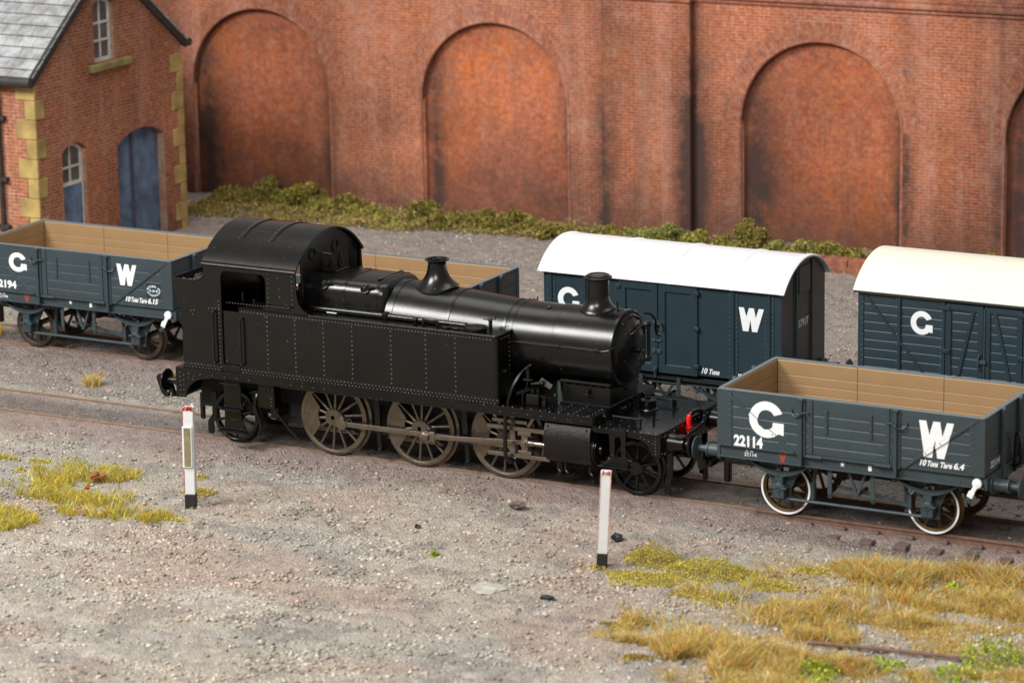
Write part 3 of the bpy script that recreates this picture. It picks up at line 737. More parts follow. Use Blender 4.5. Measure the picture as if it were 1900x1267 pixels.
# --- frames, footplate
b = MB()
for s in (-1, 1): b.box(-4.8, 4.9, s*.50-.03, s*.50+.03, .55, 1.23)
b.box(-4.7, 4.8, -.47, .47, .62, 1.22); b.box(-3.2, 2.6, -.5, .5, .42, .8)
for x in (-1.0, .8): b.box(x-.3, x+.3, -.62, .62, .9, 1.3)
b.build('frames', 'dark', loco)
b = MB(); b.box(-4.86, 3.70, -1.225, 1.225, 1.405, 1.440, .006)
for s in (-1, 1):
    b.rivets((1.95, s*1.19, 1.44), (3.6, s*1.19, 1.44), .18, (0, 0, 1), .014, .012)
b.rivets((3.62, -1.15, 1.44), (3.62, 1.15, 1.44), .12, (0, 0, 1), .013, .012)
for x in (2.75, 3.0, 3.3): b.rivets((x, -1.12, 1.44), (x, -.62, 1.44), .12, (0, 0, 1), .011, .01)
b.build('footplate', 'black_gloss', loco)
for s in (-1, 1):
    b = MB()
    out = [(-4.86, .87), (-4.70, .87)]+[(-4.22+.46*math.cos(math.radians(t)), .88+.385*math.sin(math.radians(t))) for t in range(175, 92, -9)]+[(-4.1, 1.295), (3.70, 1.295), (3.70, 1.403), (-4.86, 1.403)]
    b.plate(out, 'y', s*1.215, s*1.185)
    b.box(-2.62, 3.69, min(s*1.245, s*1.19), max(s*1.245, s*1.19), 1.285, 1.300, .003)
    for x0, x1, z in ((-4.62, -3.3, 1.345), (-2.4, -1.7, 1.35), (1.9, 3.5, 1.345)): b.rivets((x0, s*1.215, z), (x1, s*1.215, z), .26, (0, s, 0), .012, .01)
    b.rivets((-4.80, s*1.215, .92), (-4.80, s*1.215, 1.34), .084, (0, s, 0), .013, .011); b.rivets((-4.73, s*1.215, .92), (-4.72, s*1.215, 1.30), .1, (0, s, 0), .013, .011)
    for x, z in ((-4.62, 1.25), (-4.60, 1.33), (-4.50, 1.29), (-4.36, 1.33)): b.rivet((x, s*1.215, z), (0, s, 0), .013, .011)
    b.build('valance', BK, loco)
    # angle strip with rivets under tank and bunker
    b = MB()
    b.box(-4.74, -3.88, min(s*1.20, s*1.1), max(s*1.20, s*1.1), 1.441, 1.470, .004); b.box(-3.5, 1.86, min(s*1.205, s*1.1), max(s*1.205, s*1.1), 1.441, 1.465, .004)
    b.box(-3.5, 1.86, min(s*1.172, s*1.1), max(s*1.172, s*1.1), 1.466, 1.545, .004); b.box(-4.74, -3.88, min(s*1.172, s*1.1), max(s*1.172, s*1.1), 1.471, 1.545, .004)
    for x0, x1 in ((-4.70, -3.92), (-3.47, 1.82)):
        b.rivets((x0, s*1.172, 1.517), (x1, s*1.172, 1.517), .072, (0, s, 0), .015, .013)
        b.rivets((x0+.036, s*1.19, 1.468), (x1-.036, s*1.19, 1.468), .072, (0, 0, 1), .013, .013)
    b.box(-3.87, -3.49, min(s*1.19, s*1.1), max(s*1.19, s*1.1), 1.441, 1.575, .006)
    b.build('tank_angle', BK, loco)
# --- drop platform at the front
b = MB(); b.box(3.70, 4.97, -1.215, 1.215, 1.235, 1.262, .004)
b.box(3.685, 3.715, -1.222, 1.222, 1.262, 1.438, .004)
for s in (-1, 1):
    b.rivets((3.82, s*1.16, 1.262), (4.9, s*1.16, 1.262), .13, (0, 0, 1), .015, .013); b.rivets((3.82, s*.62, 1.262), (4.7, s*.62, 1.262), .15, (0, 0, 1), .013, .012); b.rivets((3.9, s*.9, 1.262), (4.8, s*.9, 1.262), .17, (0, 0, 1), .012, .012)
b.rivets((3.80, -1.1, 1.262), (3.80, 1.1, 1.262), .13, (0, 0, 1), .013, .012); b.rivets((4.88, -1.1, 1.262), (4.88, 1.1, 1.262), .16, (0, 0, 1), .013, .012)
plat = b.build('front_platform', 'black_gloss', loco)
for s in (-1, 1):
    b = MB()
    b.plate([(3.70, 1.20), (3.70, 1.30), (3.78, 1.236), (4.965, 1.236), (4.965, .88), (4.86, .88)]+[(4.50+.33*math.cos(math.radians(t)), .87+.28*math.sin(math.radians(t))) for t in range(0, 95, 9)]+[(4.2, 1.175), (3.74, 1.175)], 'y', s*1.20, s*1.175)
    b.rivets((4.91, s*1.2, .92), (4.91, s*1.2, 1.2), .055, (0, s, 0), .013, .012); b.rivets((4.70, s*1.2, 1.16), (4.86, s*1.2, 1.10), .1, (0, s, 0), .013, .012)
    b.box(3.72, 4.96, min(s*1.232, s*1.18), max(s*1.232, s*1.18), 1.222, 1.236, .003)
    b.build('front_bracket', BK, loco)
    b = MB()
    b.plate([(4.03, 1.22), (4.36, 1.22), (4.35, 1.0), (4.36, .78), (4.44, .64), (3.98, .64), (4.06, .78), (4.05, 1.0)], 'y', s*1.235, s*1.21, [[(4.14, .82)]+[(4.145, 1.10)]+arc(4.205, 1.10, .06, 180, 0, 6)+[(4.265, .82)]+arc(4.205, .82, .06, 0, -180, 6)])
    b.box(3.96, 4.45, min(s*1.34, s*1.2), max(s*1.34, s*1.2), .618, .640, .005); b.box(3.99, 4.42, min(s*1.29, s*1.23), max(s*1.29, s*1.23), .641, .665, .004)
    b.box(4.02, 4.37, min(s*1.25, s*1.19), max(s*1.25, s*1.19), 1.20, 1.275, .006)
    b.build('front_step', BK, loco)
b = MB(); b.box(4.965, 5.01, -1.215, 1.215, .86, 1.285, .006); b.rivets((5.01, -1.15, 1.22), (5.01, 1.15, 1.22), .17, (1, 0, 0), .013, .012); b.rivets((5.01, -1.15, .92), (5.01, 1.15, .92), .17, (1, 0, 0), .013, .012)
for s in (-1, 1):
    for dy in (-.19, .19):
        for z in (.90, 1.21): b.rivet((5.01, s*.86+dy, z), (1, 0, 0), .02, .02)
b.build('front_buffer_beam', BK, loco)
b = MB(); b.box(-4.90, -4.855, -1.215, 1.215, .86, 1.435, .006); b.rivets((-4.90, -1.15, .95), (-4.90, -1.15, 1.38), .09, (-1, 0, 0), .013, .012)
b.build('rear_buffer_beam', BK, loco)
for sx, xe in ((1, 5.01), (-1, 4.90)):
    for s in (-1, 1):
        b = MB()
        if sx > 0:
            b.lathe((xe, s*.86, 1.06), (1, 0, 0), [(.175, 0), (.175, .025), (.165, .03), (.115, .27), (.125, .275), (.125, .30), (.06, .305), (.06, .43)], 28)
            b.box(xe+.14, xe+.30, s*.86-.10, s*.86+.10, 1.165, 1.195, .006)
        else:
            b.lathe((-xe, s*.86, 1.06), (-1, 0, 0), [(.12, 0), (.12, .02), (.095, .025), (.09, .22), (.06, .225), (.06, .40)], 24)
        o = b.build('buffer', BK, loco)
        h = MB(); h.lathe((sx*xe, s*.86, 1.06), (sx, 0, 0), [(.07, .40), (.205, .425), (.21, .44), (.19, .46), (.001, .47)], 32); h.build('buffer_head', BK, o)
# fittings on the front platform
b = MB()
b.lathe((4.02, .33, 1.262), (0, 0, 1), [(.21, 0), (.20, .02), (.15, .03), (.15, .15), (.155, .16), (.12, .175), (.05, .18), (.05, .22), (.02, .225), (.02, .26), (.001, .262)], 28); b.build('sand_filler', BK, loco)
for y in (-.30, .50):
    b = MB(); b.box(4.44, 4.53, y-.03, y+.03, 1.26, 1.275, .003); b.strip((4.44, y, 1.27), (4.44, y, 1.44), .07, .025, (1, 0, 0), .004); b.build('lamp_iron', BK, loco)
for s in (-1, 1):
    b = MB(); b.tube([(3.86, s*.70, 1.262), (3.86, s*.70, 1.34), (3.88, s*.70, 1.355), (4.36, s*.70, 1.355), (4.38, s*.70, 1.34), (4.38, s*.70, 1.262)], .02, 8)
    for x in (3.86, 4.38): b.ball((x, s*.70, 1.352), .032, 8)
    b.build('platform_rail', BK, loco)
    b = MB(); b.lathe((3.716, s*.80, 1.345), (1, 0, 0), [(.075, 0), (.075, .03), (.055, .03), (.055, .05), (.03, .055), (.001, .055)], 16); b.flush('step_plate_fitting', BK, loco); b.lathe((3.716, s*.25, 1.345), (1, 0, 0), [(.07, 0), (.07, .06), (.045, .065), (.001, .065)], 14); b.build('step_plate_fitting', BK, loco)
b = MB(); b.box(3.72, 3.84, -.33, -.13, 1.262, 1.40, .01); b.flush('valve_box', BK, loco); b.box(3.78, 3.84, -.03, .02, 1.262, 1.40, .01); b.build('valve_box', BK, loco)
# --- front vacuum pipe with red standpipe
b = MB(); b.tube([(5.07, -.20, .78), (5.07, -.20, 1.30), (5.075, -.20, 1.36), (5.09, -.19, 1.395)], [.045, .045, .05, .04], 12)
b.lathe((5.07, -.2, 1.14), (0, 0, 1), [(.03, 0), (.062, .01), (.062, .04), (.03, .05)], 12, cap=False)
hz = b.build('vacuum_standpipe', 'red', loco); hz['label'] = 'bright red upright pipe on the front buffer beam'
b = MB(); pts = [Vector((5.08, -.17, 1.40))]
ctl = [(5.085, -.19, 1.385), (5.10, -.10, 1.425), (5.14, .02, 1.43), (5.18, .13, 1.38), (5.20, .16, 1.29), (5.20, .10, 1.20), (5.18, -.02, 1.155), (5.15, -.16, 1.12), (5.12, -.30, 1.09), (5.10, -.36, 1.07)]
def catmull(c, k=6):
    c = [Vector(q) for q in c]; c = [c[0]*2-c[1]]+c+[c[-1]*2-c[-2]]; o = []
    for i in range(1, len(c)-2):
        for j in range(k):
            t = j/k; o.append(.5*((2*c[i])+(c[i+1]-c[i-1])*t+(2*c[i-1]-5*c[i]+4*c[i+1]-c[i+2])*t*t+(3*c[i]-c[i-1]-3*c[i+1]+c[i+2])*t**3))
    return o+[c[-2]]
pp = catmull(ctl, 8); b.tube(pp, [.036+.006*(i % 2) for i in range(len(pp))], 10)
b.build('vacuum_hose', 'black_gloss', loco)
# guard irons, couplings
for s in (-1, 1):
    b = MB()
    b.strip((4.94, s*.70, .86), (4.94, s*.70, .40), .115, .05, (0, s, 0), .01); b.strip((4.94, s*.70, .42), (4.90, s*.70, .30), .115, .05, (0, s, 0), .01); b.strip((4.90, s*.70, .32), (4.90, s*.70, .08), .12, .06, (0, s, 0), .02); b.flush('guard_iron', BK, loco)
    b.strip((-4.40, s*.70, .90), (-4.40, s*.70, .42), .11, .05, (0, s, 0), .01); b.strip((-4.40, s*.70, .44), (-4.50, s*.70, .32), .11, .05, (0, s, 0), .01); b.strip((-4.50, s*.70, .34), (-4.50, s*.70, .08), .13, .06, (0, s, 0), .02)
    b.build('guard_iron', BK, loco)
b = MB(); b.box(-5.26, -5.20, -.45, .45, .66, .80, .01); b.box(-5.22, -3.9, -.17, .17, .72, .80, .01)
b.box(-4.98, -4.86, -.36, -.30, .22, .74, .03); b.box(-4.8, -4.45, -.3, .3, .74, .82, .01)
b.prism([(-5.24, .80), (-5.30, 1.0), (-5.38, 1.10), (-5.58, 1.12), (-5.62, 1.06), (-5.52, .78), (-5.44, .70), (-5.36, .72), (-5.37, .78), (-5.45, .80), (-5.46, .95), (-5.38, .90), (-5.34, .80)], 'y', -.80, -.72)
b.box(-5.30, -5.22, -.80, -.40, .72, .80, .01)
b.build('rear_coupling', 'black_gloss', loco)
b = MB(); b.box(4.6, 5.5, -.16, .16, .60, .68, .01); b.box(5.44, 5.49, -.42, .42, .56, .68, .01); b.prism([(5.0, .86), (5.34, .86), (5.40, .78), (5.40, .52), (5.36, .46), (5.30, .50), (5.28, .62), (5.12, .74), (5.0, .74)], 'y', -.33, -.28)
b.box(5.25, 5.33, -.05, .05, .2, .6, .02); b.build('front_coupling', 'black_gloss', loco)

# --- side tanks
TX0, TX1, TZ0, TZ1 = -3.5, 1.83, 1.545, 2.665
for s in (-1, 1):
    b = MB()
    rr = .085
    def tank_sec(z, ins):
        e = ins
        return [(TX0, s*.55, z), (TX0, s*(YT-e), z)]+[(TX1-rr+(rr-e)*math.sin(math.radians(t)), s*(YT-rr+(rr-e)*math.cos(math.radians(t))), z) for t in range(0, 91, 15)]+[(TX1-e, s*.55, z)]
    b.loft([tank_sec(TZ0, 0), tank_sec(TZ1-.03, 0), tank_sec(TZ1-.012, .002), tank_sec(TZ1-.012, .03)])
    for x in (-2.90, -2.31, -1.715, -1.118, -.315, .395, .992): b.rivets((x, s*YT, 1.60), (x, s*YT, 2.55), .085, (0, s, 0), .0165, .016)
    b.rivets((-3.44, s*YT, 2.60), (1.70, s*YT, 2.60), .0685, (0, s, 0), .0155, .016)
    b.rivets((TX1, s*1.02, 2.60), (TX1, s*.70, 2.60), .065, (1, 0, 0), .013, .011); b.rivets((TX1, s*.72, 1.9), (TX1, s*.72, 2.55), .085, (1, 0, 0), .013, .011)
    tk = b.build('side_tank', BK, loco)
    # raised bead round the top
    bd = MB()
    ed = [(-2.0, s*(YT+.004), TZ1), (TX1-rr, s*(YT+.004), TZ1)]+[(TX1-rr+(rr+.004)*math.sin(math.radians(t)), s*(YT-rr+(rr+.004)*math.cos(math.radians(t))), TZ1) for t in range(10, 91, 10)]+[(TX1+.004, s*.56, TZ1)]
    bd.tube(ed, .021, 8); bd.build('tank_bead', BK, tk)
    t = MB()
    t.tube([(-2.2, s*.76, 2.71), (-.66, s*.76, 2.71)], .055, 12); t.tube([(-.62, s*.76, 2.71), (1.02, s*.80, 2.71)], .05, 12)
    t.box(-.70, -.58, s*.76-.07, s*.76+.07, 2.65, 2.78, .02)
    t.build('tank_pipe', BK, tk)
    f = MB()
    f.lathe((1.28, s*.92, 2.653), (0, 0, 1), [(.20, 0), (.20, .06), (.21, .065), (.21, .085), (.17, .10), (.001, .10)], 28)
    f.box(1.08, 1.46, s*.92-.05, s*.92+.05, 2.72, 2.768, .01)
    f.build('tank_filler', BK, tk)
    f = MB(); f.tube([(1.52, s*.82, 2.65), (1.52, s*.82, 2.86)], .035, 8); f.tube([(1.40, s*.86, 2.875), (1.50, s*.83, 2.87), (1.60, s*.79, 2.88), (1.62, s*.78, 2.95)], .012, 6); f.ball((1.52, s*.82, 2.86), .04, 8)
    f.build('filler_valve', BK, tk)
    f = MB(); f.tube([(.10, s*1.0, 2.65), (.10, s*1.0, 2.74)], .04, 8); f.ball((.10, s*1.0, 2.765), .055, 10); f.flush('tank_vent', BK, tk)
    f.tube([(.27, s*1.0, 2.65), (.27, s*1.0, 2.79), (.30, s*1.0, 2.80), (.52, s*1.0, 2.80), (.55, s*1.0, 2.79), (.55, s*1.0, 2.65)], .025, 8); f.flush('tank_handle', BK, tk)
    f.box(.66, .78, s*1.0-.05, s*1.0+.05, 2.65, 2.70, .01); f.box(.84, .96, s*.97-.04, s*.97+.04, 2.65, 2.69, .01); f.flush('tank_hinge', BK, tk); f.tube([(-1.72, s*1.0, 2.66), (-1.72, s*1.0, 2.72), (-1.52, s*1.0, 2.72), (-1.52, s*1.0, 2.66)], .02, 6)
    f.build('lifting_eye', BK, tk)
    w = MB(); w.box(TX1-.005, TX1+.10, min(s*.78, s*1.02), max(s*.78, s*1.02), 2.00, 2.045, .006); w.build('tank_bracket', BK, tk)

# --- firebox, boiler, smokebox
def fb_sec(x, ins):
    hw, zt, rr = .68-ins, 3.25-ins, .26-ins*.4
    pts = [(hw*1.0, 1.6)]
    pts += [(hw, 2.6), (hw-.005, 2.9)]
    pts += [(hw-rr+rr*math.cos(math.radians(t)), zt-rr-.02+rr*math.sin(math.radians(t))) for t in range(8, 83, 9)]
    pts += [(.30, zt+.005), (0, zt+.01)]
    full = [(-y, z) for y, z in pts]+[(y, z) for y, z in pts[::-1][1:]]
    return [(x, y, z) for y, z in full]
b = MB(); b.loft([fb_sec(-2.35, 0), fb_sec(-.86, 0), fb_sec(-.79, .012), fb_sec(-.73, .045), fb_sec(-.70, .10)])
fbx = b.build('firebox', BK, loco)
b = MB()
for x in (-2.18, -1.57, -.90): b.loft([fb_sec(x-.028, -.008), fb_sec(x+.028, -.008)]); b.flush('firebox_band', BK, fbx)
for s in (-1, 1):
    for x in (-1.99, -1.12):
        b = MB(); n = Vector((0, s*.64, .77)); c = Vector((x, s*.62, 3.125))
        b.lathe(c, n, [(.105, -.02), (.105, .02), (.085, .028), (.07, .05), (.045, .085), (.001, .095)], 20)
        b.strip(c+Vector((.06, s*.05, .03)), c+Vector((.17, s*.02, .055)), .04, .03, n, .006)
        b.build('washout_plug', BK, fbx)
    b = MB()
    for x in (-1.85, -1.46, -1.07): b.lathe((x, s*.675, 2.86), (0, s, 0), [(.042, 0), (.042, .012), (.03, .014), (.026, .004), (.001, .004)], 14); b.flush('washout_hole', BK, fbx)
    b.box(-2.32, -.9, min(s*.684, s*.66), max(s*.684, s*.66), 3.008, 3.016)
    b.build('firebox_seam', BK, fbx)
b = MB(); b.box(-2.32, -1.98, -.22, .22, 3.25, 3.30, .015); b.cyl((-2.1, .12, 3.28), (-2.1, .12, 3.46), .05, n=12); b.cyl((-2.1, .12, 3.46), (-2.1, .12, 3.56), .028, n=10); b.cyl((-2.22, -.02, 3.28), (-2.22, -.02, 3.40), .04, n=10)
b.tube([(-2.29, -.28, 3.62), (-2.16, -.2, 3.60), (-2.13, -.16, 3.45), (-2.12, -.12, 3.33), (-2.05, -.08, 3.33)], .018, 6); b.tube([(-2.29, -.25, 3.6), (-2.13, -.15, 3.58), (-2.10, -.12, 3.43)], .018, 6)
b.build('whistle_valve', BK, fbx)
b = MB()
for x in (-1.62, -1.0): b.box(x-.05, x+.05, -.36, -.22, 3.255, 3.275, .004); b.box(x-.02, x+.02, -.40, .40, 3.256, 3.268, .003); b.flush('firebox_top_seam', BK, fbx)
def ring(x, r, z, n=64): return [(x, r*math.sin(2*PI*i/n), z+r*math.cos(2*PI*i/n)) for i in range(n)]
AX = 2.395
b = MB(); b.loft([ring(-.70, .785, 2.43), ring(-.60, .785, 2.43), ring(-.0, .765, 2.423), ring(.9, .715, 2.408), ring(1.62, .675, AX+.004), ring(1.76, .668, AX), ring(2.62, .664, AX)])
boil = b.build('boiler', BK, loco)
b = MB()
for x, r, z in ((-.58, .786, 2.43), (.55, .737, 2.414), (1.66, .675, 2.398), (1.79, .669, AX), (2.60, .667, AX)):
    b.loft([ring(x-.035, r+.001, z), ring(x-.03, r+.009, z), ring(x+.03, r+.008, z), ring(x+.035, r-.002, z)], False, False); b.flush('boiler_band', BK, boil)
b.lathe((-.30, -.45, 3.02), (-.0, -.6, .8), [(.045, 0), (.045, .03), (.02, .035), (.001, .03)], 12); b.flush('boiler_plug', BK, boil); b.lathe((2.35, -.19, 3.025), (0, -.3, .95), [(.045, 0), (.045, .03), (.02, .035), (.001, .02)], 12)
b.build('boiler_plug', BK, boil)
b = MB(); b.loft([ring(2.625, .664, AX), ring(2.64, .682, AX), ring(3.70, .682, AX), ring(3.75, .69, AX), ring(3.80, .69, AX), ring(3.815, .675, AX), ring(3.815, .60, AX)])
sbx = b.build('smokebox', BK, loco)
b = MB(); b.lathe((3.80, 0, AX), (1, 0, 0), [(.62, 0), (.62, .02), (.585, .035), (.57, .055), (.50, .10), (.36, .145), (.18, .17), (.001, .178)], 56)
dr_ = b.build('smokebox_door', BK, sbx)
b = MB(); b.cyl((3.95, 0, AX), (4.06, 0, AX), .055, n=14); b.cyl((4.06, 0, AX), (4.14, 0, AX), .025, n=10)
b.tube([(4.09, 0, AX), (4.09, -.22, AX-.13)], .018, 6); b.tube([(4.13, 0, AX), (4.13, -.05, AX-.24)], .018, 6); b.build('door_dart', BK, dr_)
b = MB(); b.tube([(3.93, -.22, AX+.32), (3.98, -.22, AX+.32), (3.99, -.16, AX+.34), (3.99, .22, AX+.40), (3.93, .26, AX+.40)], .018, 6)
b.flush('door_handle', BK, dr_)
for z in (.3, -.3): b.box(3.80, 3.92, .42, .70, AX+z-.04, AX+z+.04, .01)
b.cyl((3.88, .66, AX-.36), (3.88, .66, AX+.36), .03, n=8)
b.flush('door_hinge', BK, dr_); b.cyl((3.80, -.15, AX-.66), (3.90, -.15, AX-.66), .05, n=10); b.build('door_stop', BK, dr_)
b = MB(); b.tube(arc(0, 0, 0, 0, 0, 1) and [(3.86, .52, 2.93), (3.95, .62, 2.90), (4.0, .70, 2.78), (3.98, .74, 2.6), (3.98, .78, 2.5), (4.05, .82, 2.48)], .024, 8); b.build('ejector_pipe', BK, sbx)
b = MB(); b.box(3.60, 3.72, -.03, .03, 3.06, 3.09, .004); b.strip((3.60, 0, 3.07), (3.60, 0, 3.24), .06, .022, (1, 0, 0), .004); b.build('top_lamp_iron', BK, sbx)
# chimney
def saddle_lathe(b, x, zc, R, prof, n=48):
    """turned casting whose skirt follows the barrel; prof: (radius, z); first radius lies on the barrel"""
    secs = []
    r0 = prof[0][0]
    for k, (r, z) in enumerate(prof):
        ringp = []
        for i in range(n):
            t = 2*PI*i/n; px, py = r*math.cos(t), r*math.sin(t)
            y0 = r0*math.sin(t); dz = math.sqrt(max(R*R-(y0*min(1, r/r0))**2, 0))-R
            f = max(0, 1-k/6.)**1.0
            ringp.append((x+px, py, zc+z+dz*f))
        secs.append(ringp)
    b.loft(secs, False, True); return b
b = MB(); saddle_lathe(b, 3.23, AX, .682, [(.33, .678), (.325, .70), (.29, .715), (.245, .75), (.215, .80), (.198, .87), (.193, .90), (.193, 1.19), (.20, 1.195), (.205, 1.20), (.235, 1.205), (.25, 1.22), (.25, 1.235), (.235, 1.245), (.205, 1.245), (.20, 1.27), (.185, 1.28), (.13, 1.28), (.125, 1.2), (.001, 1.19)])
ch = b.build('chimney', BK, sbx)
b = MB(); b.lathe((3.23, 0, 3.655), (0, 0, 1), [(.125, 0), (.125, .012), (.10, .014), (.001, .0145)], 20); b.build('chimney_cap', 'bronze', ch)
b = MB(); saddle_lathe(b, 0.0, 2.423, .765, [(.40, .762), (.395, .785), (.35, .80), (.29, .84), (.235, .90), (.20, .97), (.178, 1.05), (.165, 1.14), (.165, 1.18), (.18, 1.205), (.215, 1.215), (.222, 1.228), (.21, 1.24), (.175, 1.235), (.16, 1.19), (.15, 1.1), (.001, 1.08)])
sv = b.build('safety_valve_cover', BK, boil)
b = MB(); 
for t in range(4): b.cyl((.06*math.cos(t*PI/2+.6), .06*math.sin(t*PI/2+.6), 3.48), (.06*math.cos(t*PI/2+.6), .06*math.sin(t*PI/2+.6), 3.655), .03, n=8); b.flush('safety_valve', BK, sv)
b.cyl((0, 0, 3.5), (0, 0, 3.67), .025, n=8); b.build('valve_stem', BK, sv)
# handrails along boiler, curving over the smokebox front
b = MB(); zr, yr = 2.49, .72
side = lambda s: [(x, s*yr, zr) for x in (1.80, 2.4, 3.0, 3.5)]+[(3.68, s*.71, zr+.0), (3.79, s*.655, zr+.02), (3.845, s*.60, zr+.08)]
arcp = [(3.855, .585*math.sin(t), AX+.585*math.cos(t)) for t in [math.radians(q) for q in range(-72, 73, 9)]]
b.tube(side(-1)+arcp+side(1)[::-1], .017, 8)
hr = b.build('boiler_handrail', 'black_gloss', loco)
b = MB()
for s in (-1, 1):
    for x in (2.80, 3.56): b.ball((x, s*.72, zr), .038, 8); b.cyl((x, s*.64, zr+.01), (x, s*.72, zr), .018, n=8); b.flush('handrail_knob', 'black_gloss', hr)
for t in (-.55, 0, .55): b.ball((3.86, .585*math.sin(t), AX+.585*math.cos(t)), .034, 8); b.cyl((3.80, .585*math.sin(t), AX+.585*math.cos(t)), (3.86, .585*math.sin(t), AX+.585*math.cos(t)), .016, n=8); b.flush('handrail_knob', 'black_gloss', hr)
# saddle and fittings between tank and smokebox
b = MB(); b.box(2.79, 3.72, -.54, .54, 1.44, 1.80, .01); b.box(2.76, 3.75, -.60, .60, 1.44, 1.475, .006)
for s in (-1, 1):
    b.box(2.76, 3.74, min(s*.60, s*.5), max(s*.60, s*.5), 1.83, 1.875, .01)
    for k in range(6): b.box(2.83+k*.165, 2.88+k*.165, min(s*.585, s*.5), max(s*.585, s*.5), 1.80, 1.83, .006)
    b.tube([(3.22, s*.56, 1.68), (3.24, s*.60, 1.67), (3.34, s*.61, 1.66)], .025, 6); b.ball((3.30, s*.60, 1.70), .035, 8)
b.build('smokebox_saddle', BK, loco)
for s in (-1, 1):
    b = MB()
    pts = catmull([(1.96, s*1.03, 1.445), (1.99, s*1.00, 1.62), (2.05, s*.93, 1.80), (2.13, s*.82, 1.96), (2.24, s*.66, 2.07)], 5)
    for q, w in zip(pts, pts[1:]): b.strip(q, w, .10, .035, (1, s*-.2, 0))
    b.build('steam_pipe_strut', BK, loco)
    b = MB()
    b.box(2.28, 2.54, min(s*.72, s*.98), max(s*.72, s*.98), 1.44, 1.64, .015); b.cyl((2.36, s*.85, 1.64), (2.36, s*.85, 1.72), .04, n=10); b.cyl((2.46, s*.85, 1.64), (2.46, s*.85, 1.74), .03, n=10)
    b.flush('lubricator', BK, loco)
    b.tube([(2.22, s*.98, 1.45), (2.22, s*.98, 1.62), (2.28, s*.93, 1.75), (2.28, s*.88, 1.95), (2.28, s*.86, 2.08)], .016, 6); b.cyl((2.28, s*.87, 1.88), (2.28, s*.87, 2.05), .04, n=10); b.cyl((2.28, s*.87, 2.05), (2.28, s*.87, 2.11), .022, n=8)
    b.box(2.2, 2.36, s*.87-.06, s*.87+.06, 1.86, 1.90, .01); b.cyl((2.32, s*.84, 1.80), (2.52, s*.80, 1.82), .028, n=8); b.ball((2.52, s*.80, 1.82), .05, 8)
    b.flush('clack_valve', BK, loco)
    b.tube([(2.08, s*.95, 1.62), (2.3, s*.75, 1.68), (2.42, s*.6, 1.7)], .045, 8); b.flush('feed_pipe', BK, loco)
    b.box(2.62, 2.70, s*.98-.05, s*.98+.05, 1.44, 1.56, .01); b.cyl((2.66, s*.98, 1.56), (2.66, s*.98, 1.66), .035, n=8); b.tube([(2.58, s*.95, 1.62), (2.66, s*.98, 1.63), (2.76, s*.9, 1.6)], .02, 6); b.cyl((2.78, s*.8, 1.44), (2.78, s*.8, 1.60), .03, n=8); b.ball((2.78, s*.8, 1.62), .045, 8)
    b.build('valve_gear_crank', BK, loco)
    b = MB(); b.strip((2.44, s*.72, 1.86), (2.64, s*.68, 1.73), .10, .02, (-.3, s, .5), .004); o = b.build('reversing_lever', 'rod', loco)

# --- cab and bunker
for s in (-1, 1):
    b = MB()
    o = [(-4.74, 1.545), (-3.87, 1.545), (-3.87, 3.20)]+arc(-3.75, 3.20, .12, 180, 90, 5, .13)+arc(-3.03, 3.20, .12, 90, 0, 5, .13)+[(-2.91, 2.81)]+arc(-3.03, 2.80, .12, 0, -90, 5)+[(-3.5, 2.68), (-3.5, 2.668), (-1.95, 2.668)]
    o += [(-2.06, 2.70), (-2.15, 2.76), (-2.22, 2.86), (-2.255, 3.0), (-2.275, 3.46), (-4.225, 3.46), (-4.24, 3.27), (-4.27, 3.18), (-4.34, 3.11), (-4.44, 3.085), (-4.92, 3.085), (-4.905, 2.98), (-4.86, 2.78), (-4.78, 2.58), (-4.745, 2.42)]
    b.plate(o, 'y', s*(YT+.003), s*(YT-.03))
    b.rivets((-3.93, s*(YT+.003), 1.60), (-3.93, s*(YT+.003), 2.75), .075, (0, s, 0), .0135, .011)
    b.rivets((-2.855, s*(YT+.003), 2.75), (-2.855, s*(YT+.003), 3.35), .085, (0, s, 0), .012, .010); b.rivets((-2.35, s*(YT+.003), 2.75), (-2.35, s*(YT+.003), 3.35), .085, (0, s, 0), .012, .010)
    b.rivets((-4.14, s*(YT+.003), 2.60), (-3.93, s*(YT+.003), 2.62), .07, (0, s, 0), .012, .01)
    for dx, dz in ((0, 0), (.06, .01), (.03, -.06)): b.rivet((-4.53+dx, s*(YT+.003), 2.52+dz), (0, s, 0), .014, .011)
    for x, z in ((-2.62, 3.10), (-2.62, 2.95), (-2.65, 3.3), (-2.5, 2.83)): b.rivet((x, s*(YT+.003), z), (0, s, 0), .013, .011)
    cs = b.build('cab_side', BK, loco)
    d_ = MB(); d_.box(-3.868, -3.502, min(s*(YT-.03), s*(YT-.055)), max(s*(YT-.03), s*(YT-.055)), 1.58, 2.575, .004); d_.build('cab_door', BK, cs)
    h = MB()
    for x, z0, z1 in ((-4.02, 1.60, 2.56), (-3.435, 1.62, 2.47)):
        h.tube([(x, s*(YT+.0), z1), (x, s*(YT+.06), z1), (x, s*(YT+.075), z1-.03), (x, s*(YT+.075), z0+.03), (x, s*(YT+.06), z0), (x, s*YT, z0)], .02, 8); h.ball((x, s*(YT+.06), z1), .03, 8); h.ball((x, s*(YT+.06), z0), .03, 8); h.flush('cab_handrail', 'black_gloss', cs)
    h.tube([(-2.86, s*YT, 2.77), (-2.86, s*(YT+.06), 2.77), (-2.38, s*(YT+.06), 2.775), (-2.38, s*YT, 2.775)], .016, 8); h.ball((-2.86, s*(YT+.05), 2.77), .03, 8); h.ball((-2.38, s*(YT+.05), 2.775), .03, 8)
    h.build('cab_handrail', 'black_gloss', cs)
b = MB()   # bunker rear sheet: follows the flared profile
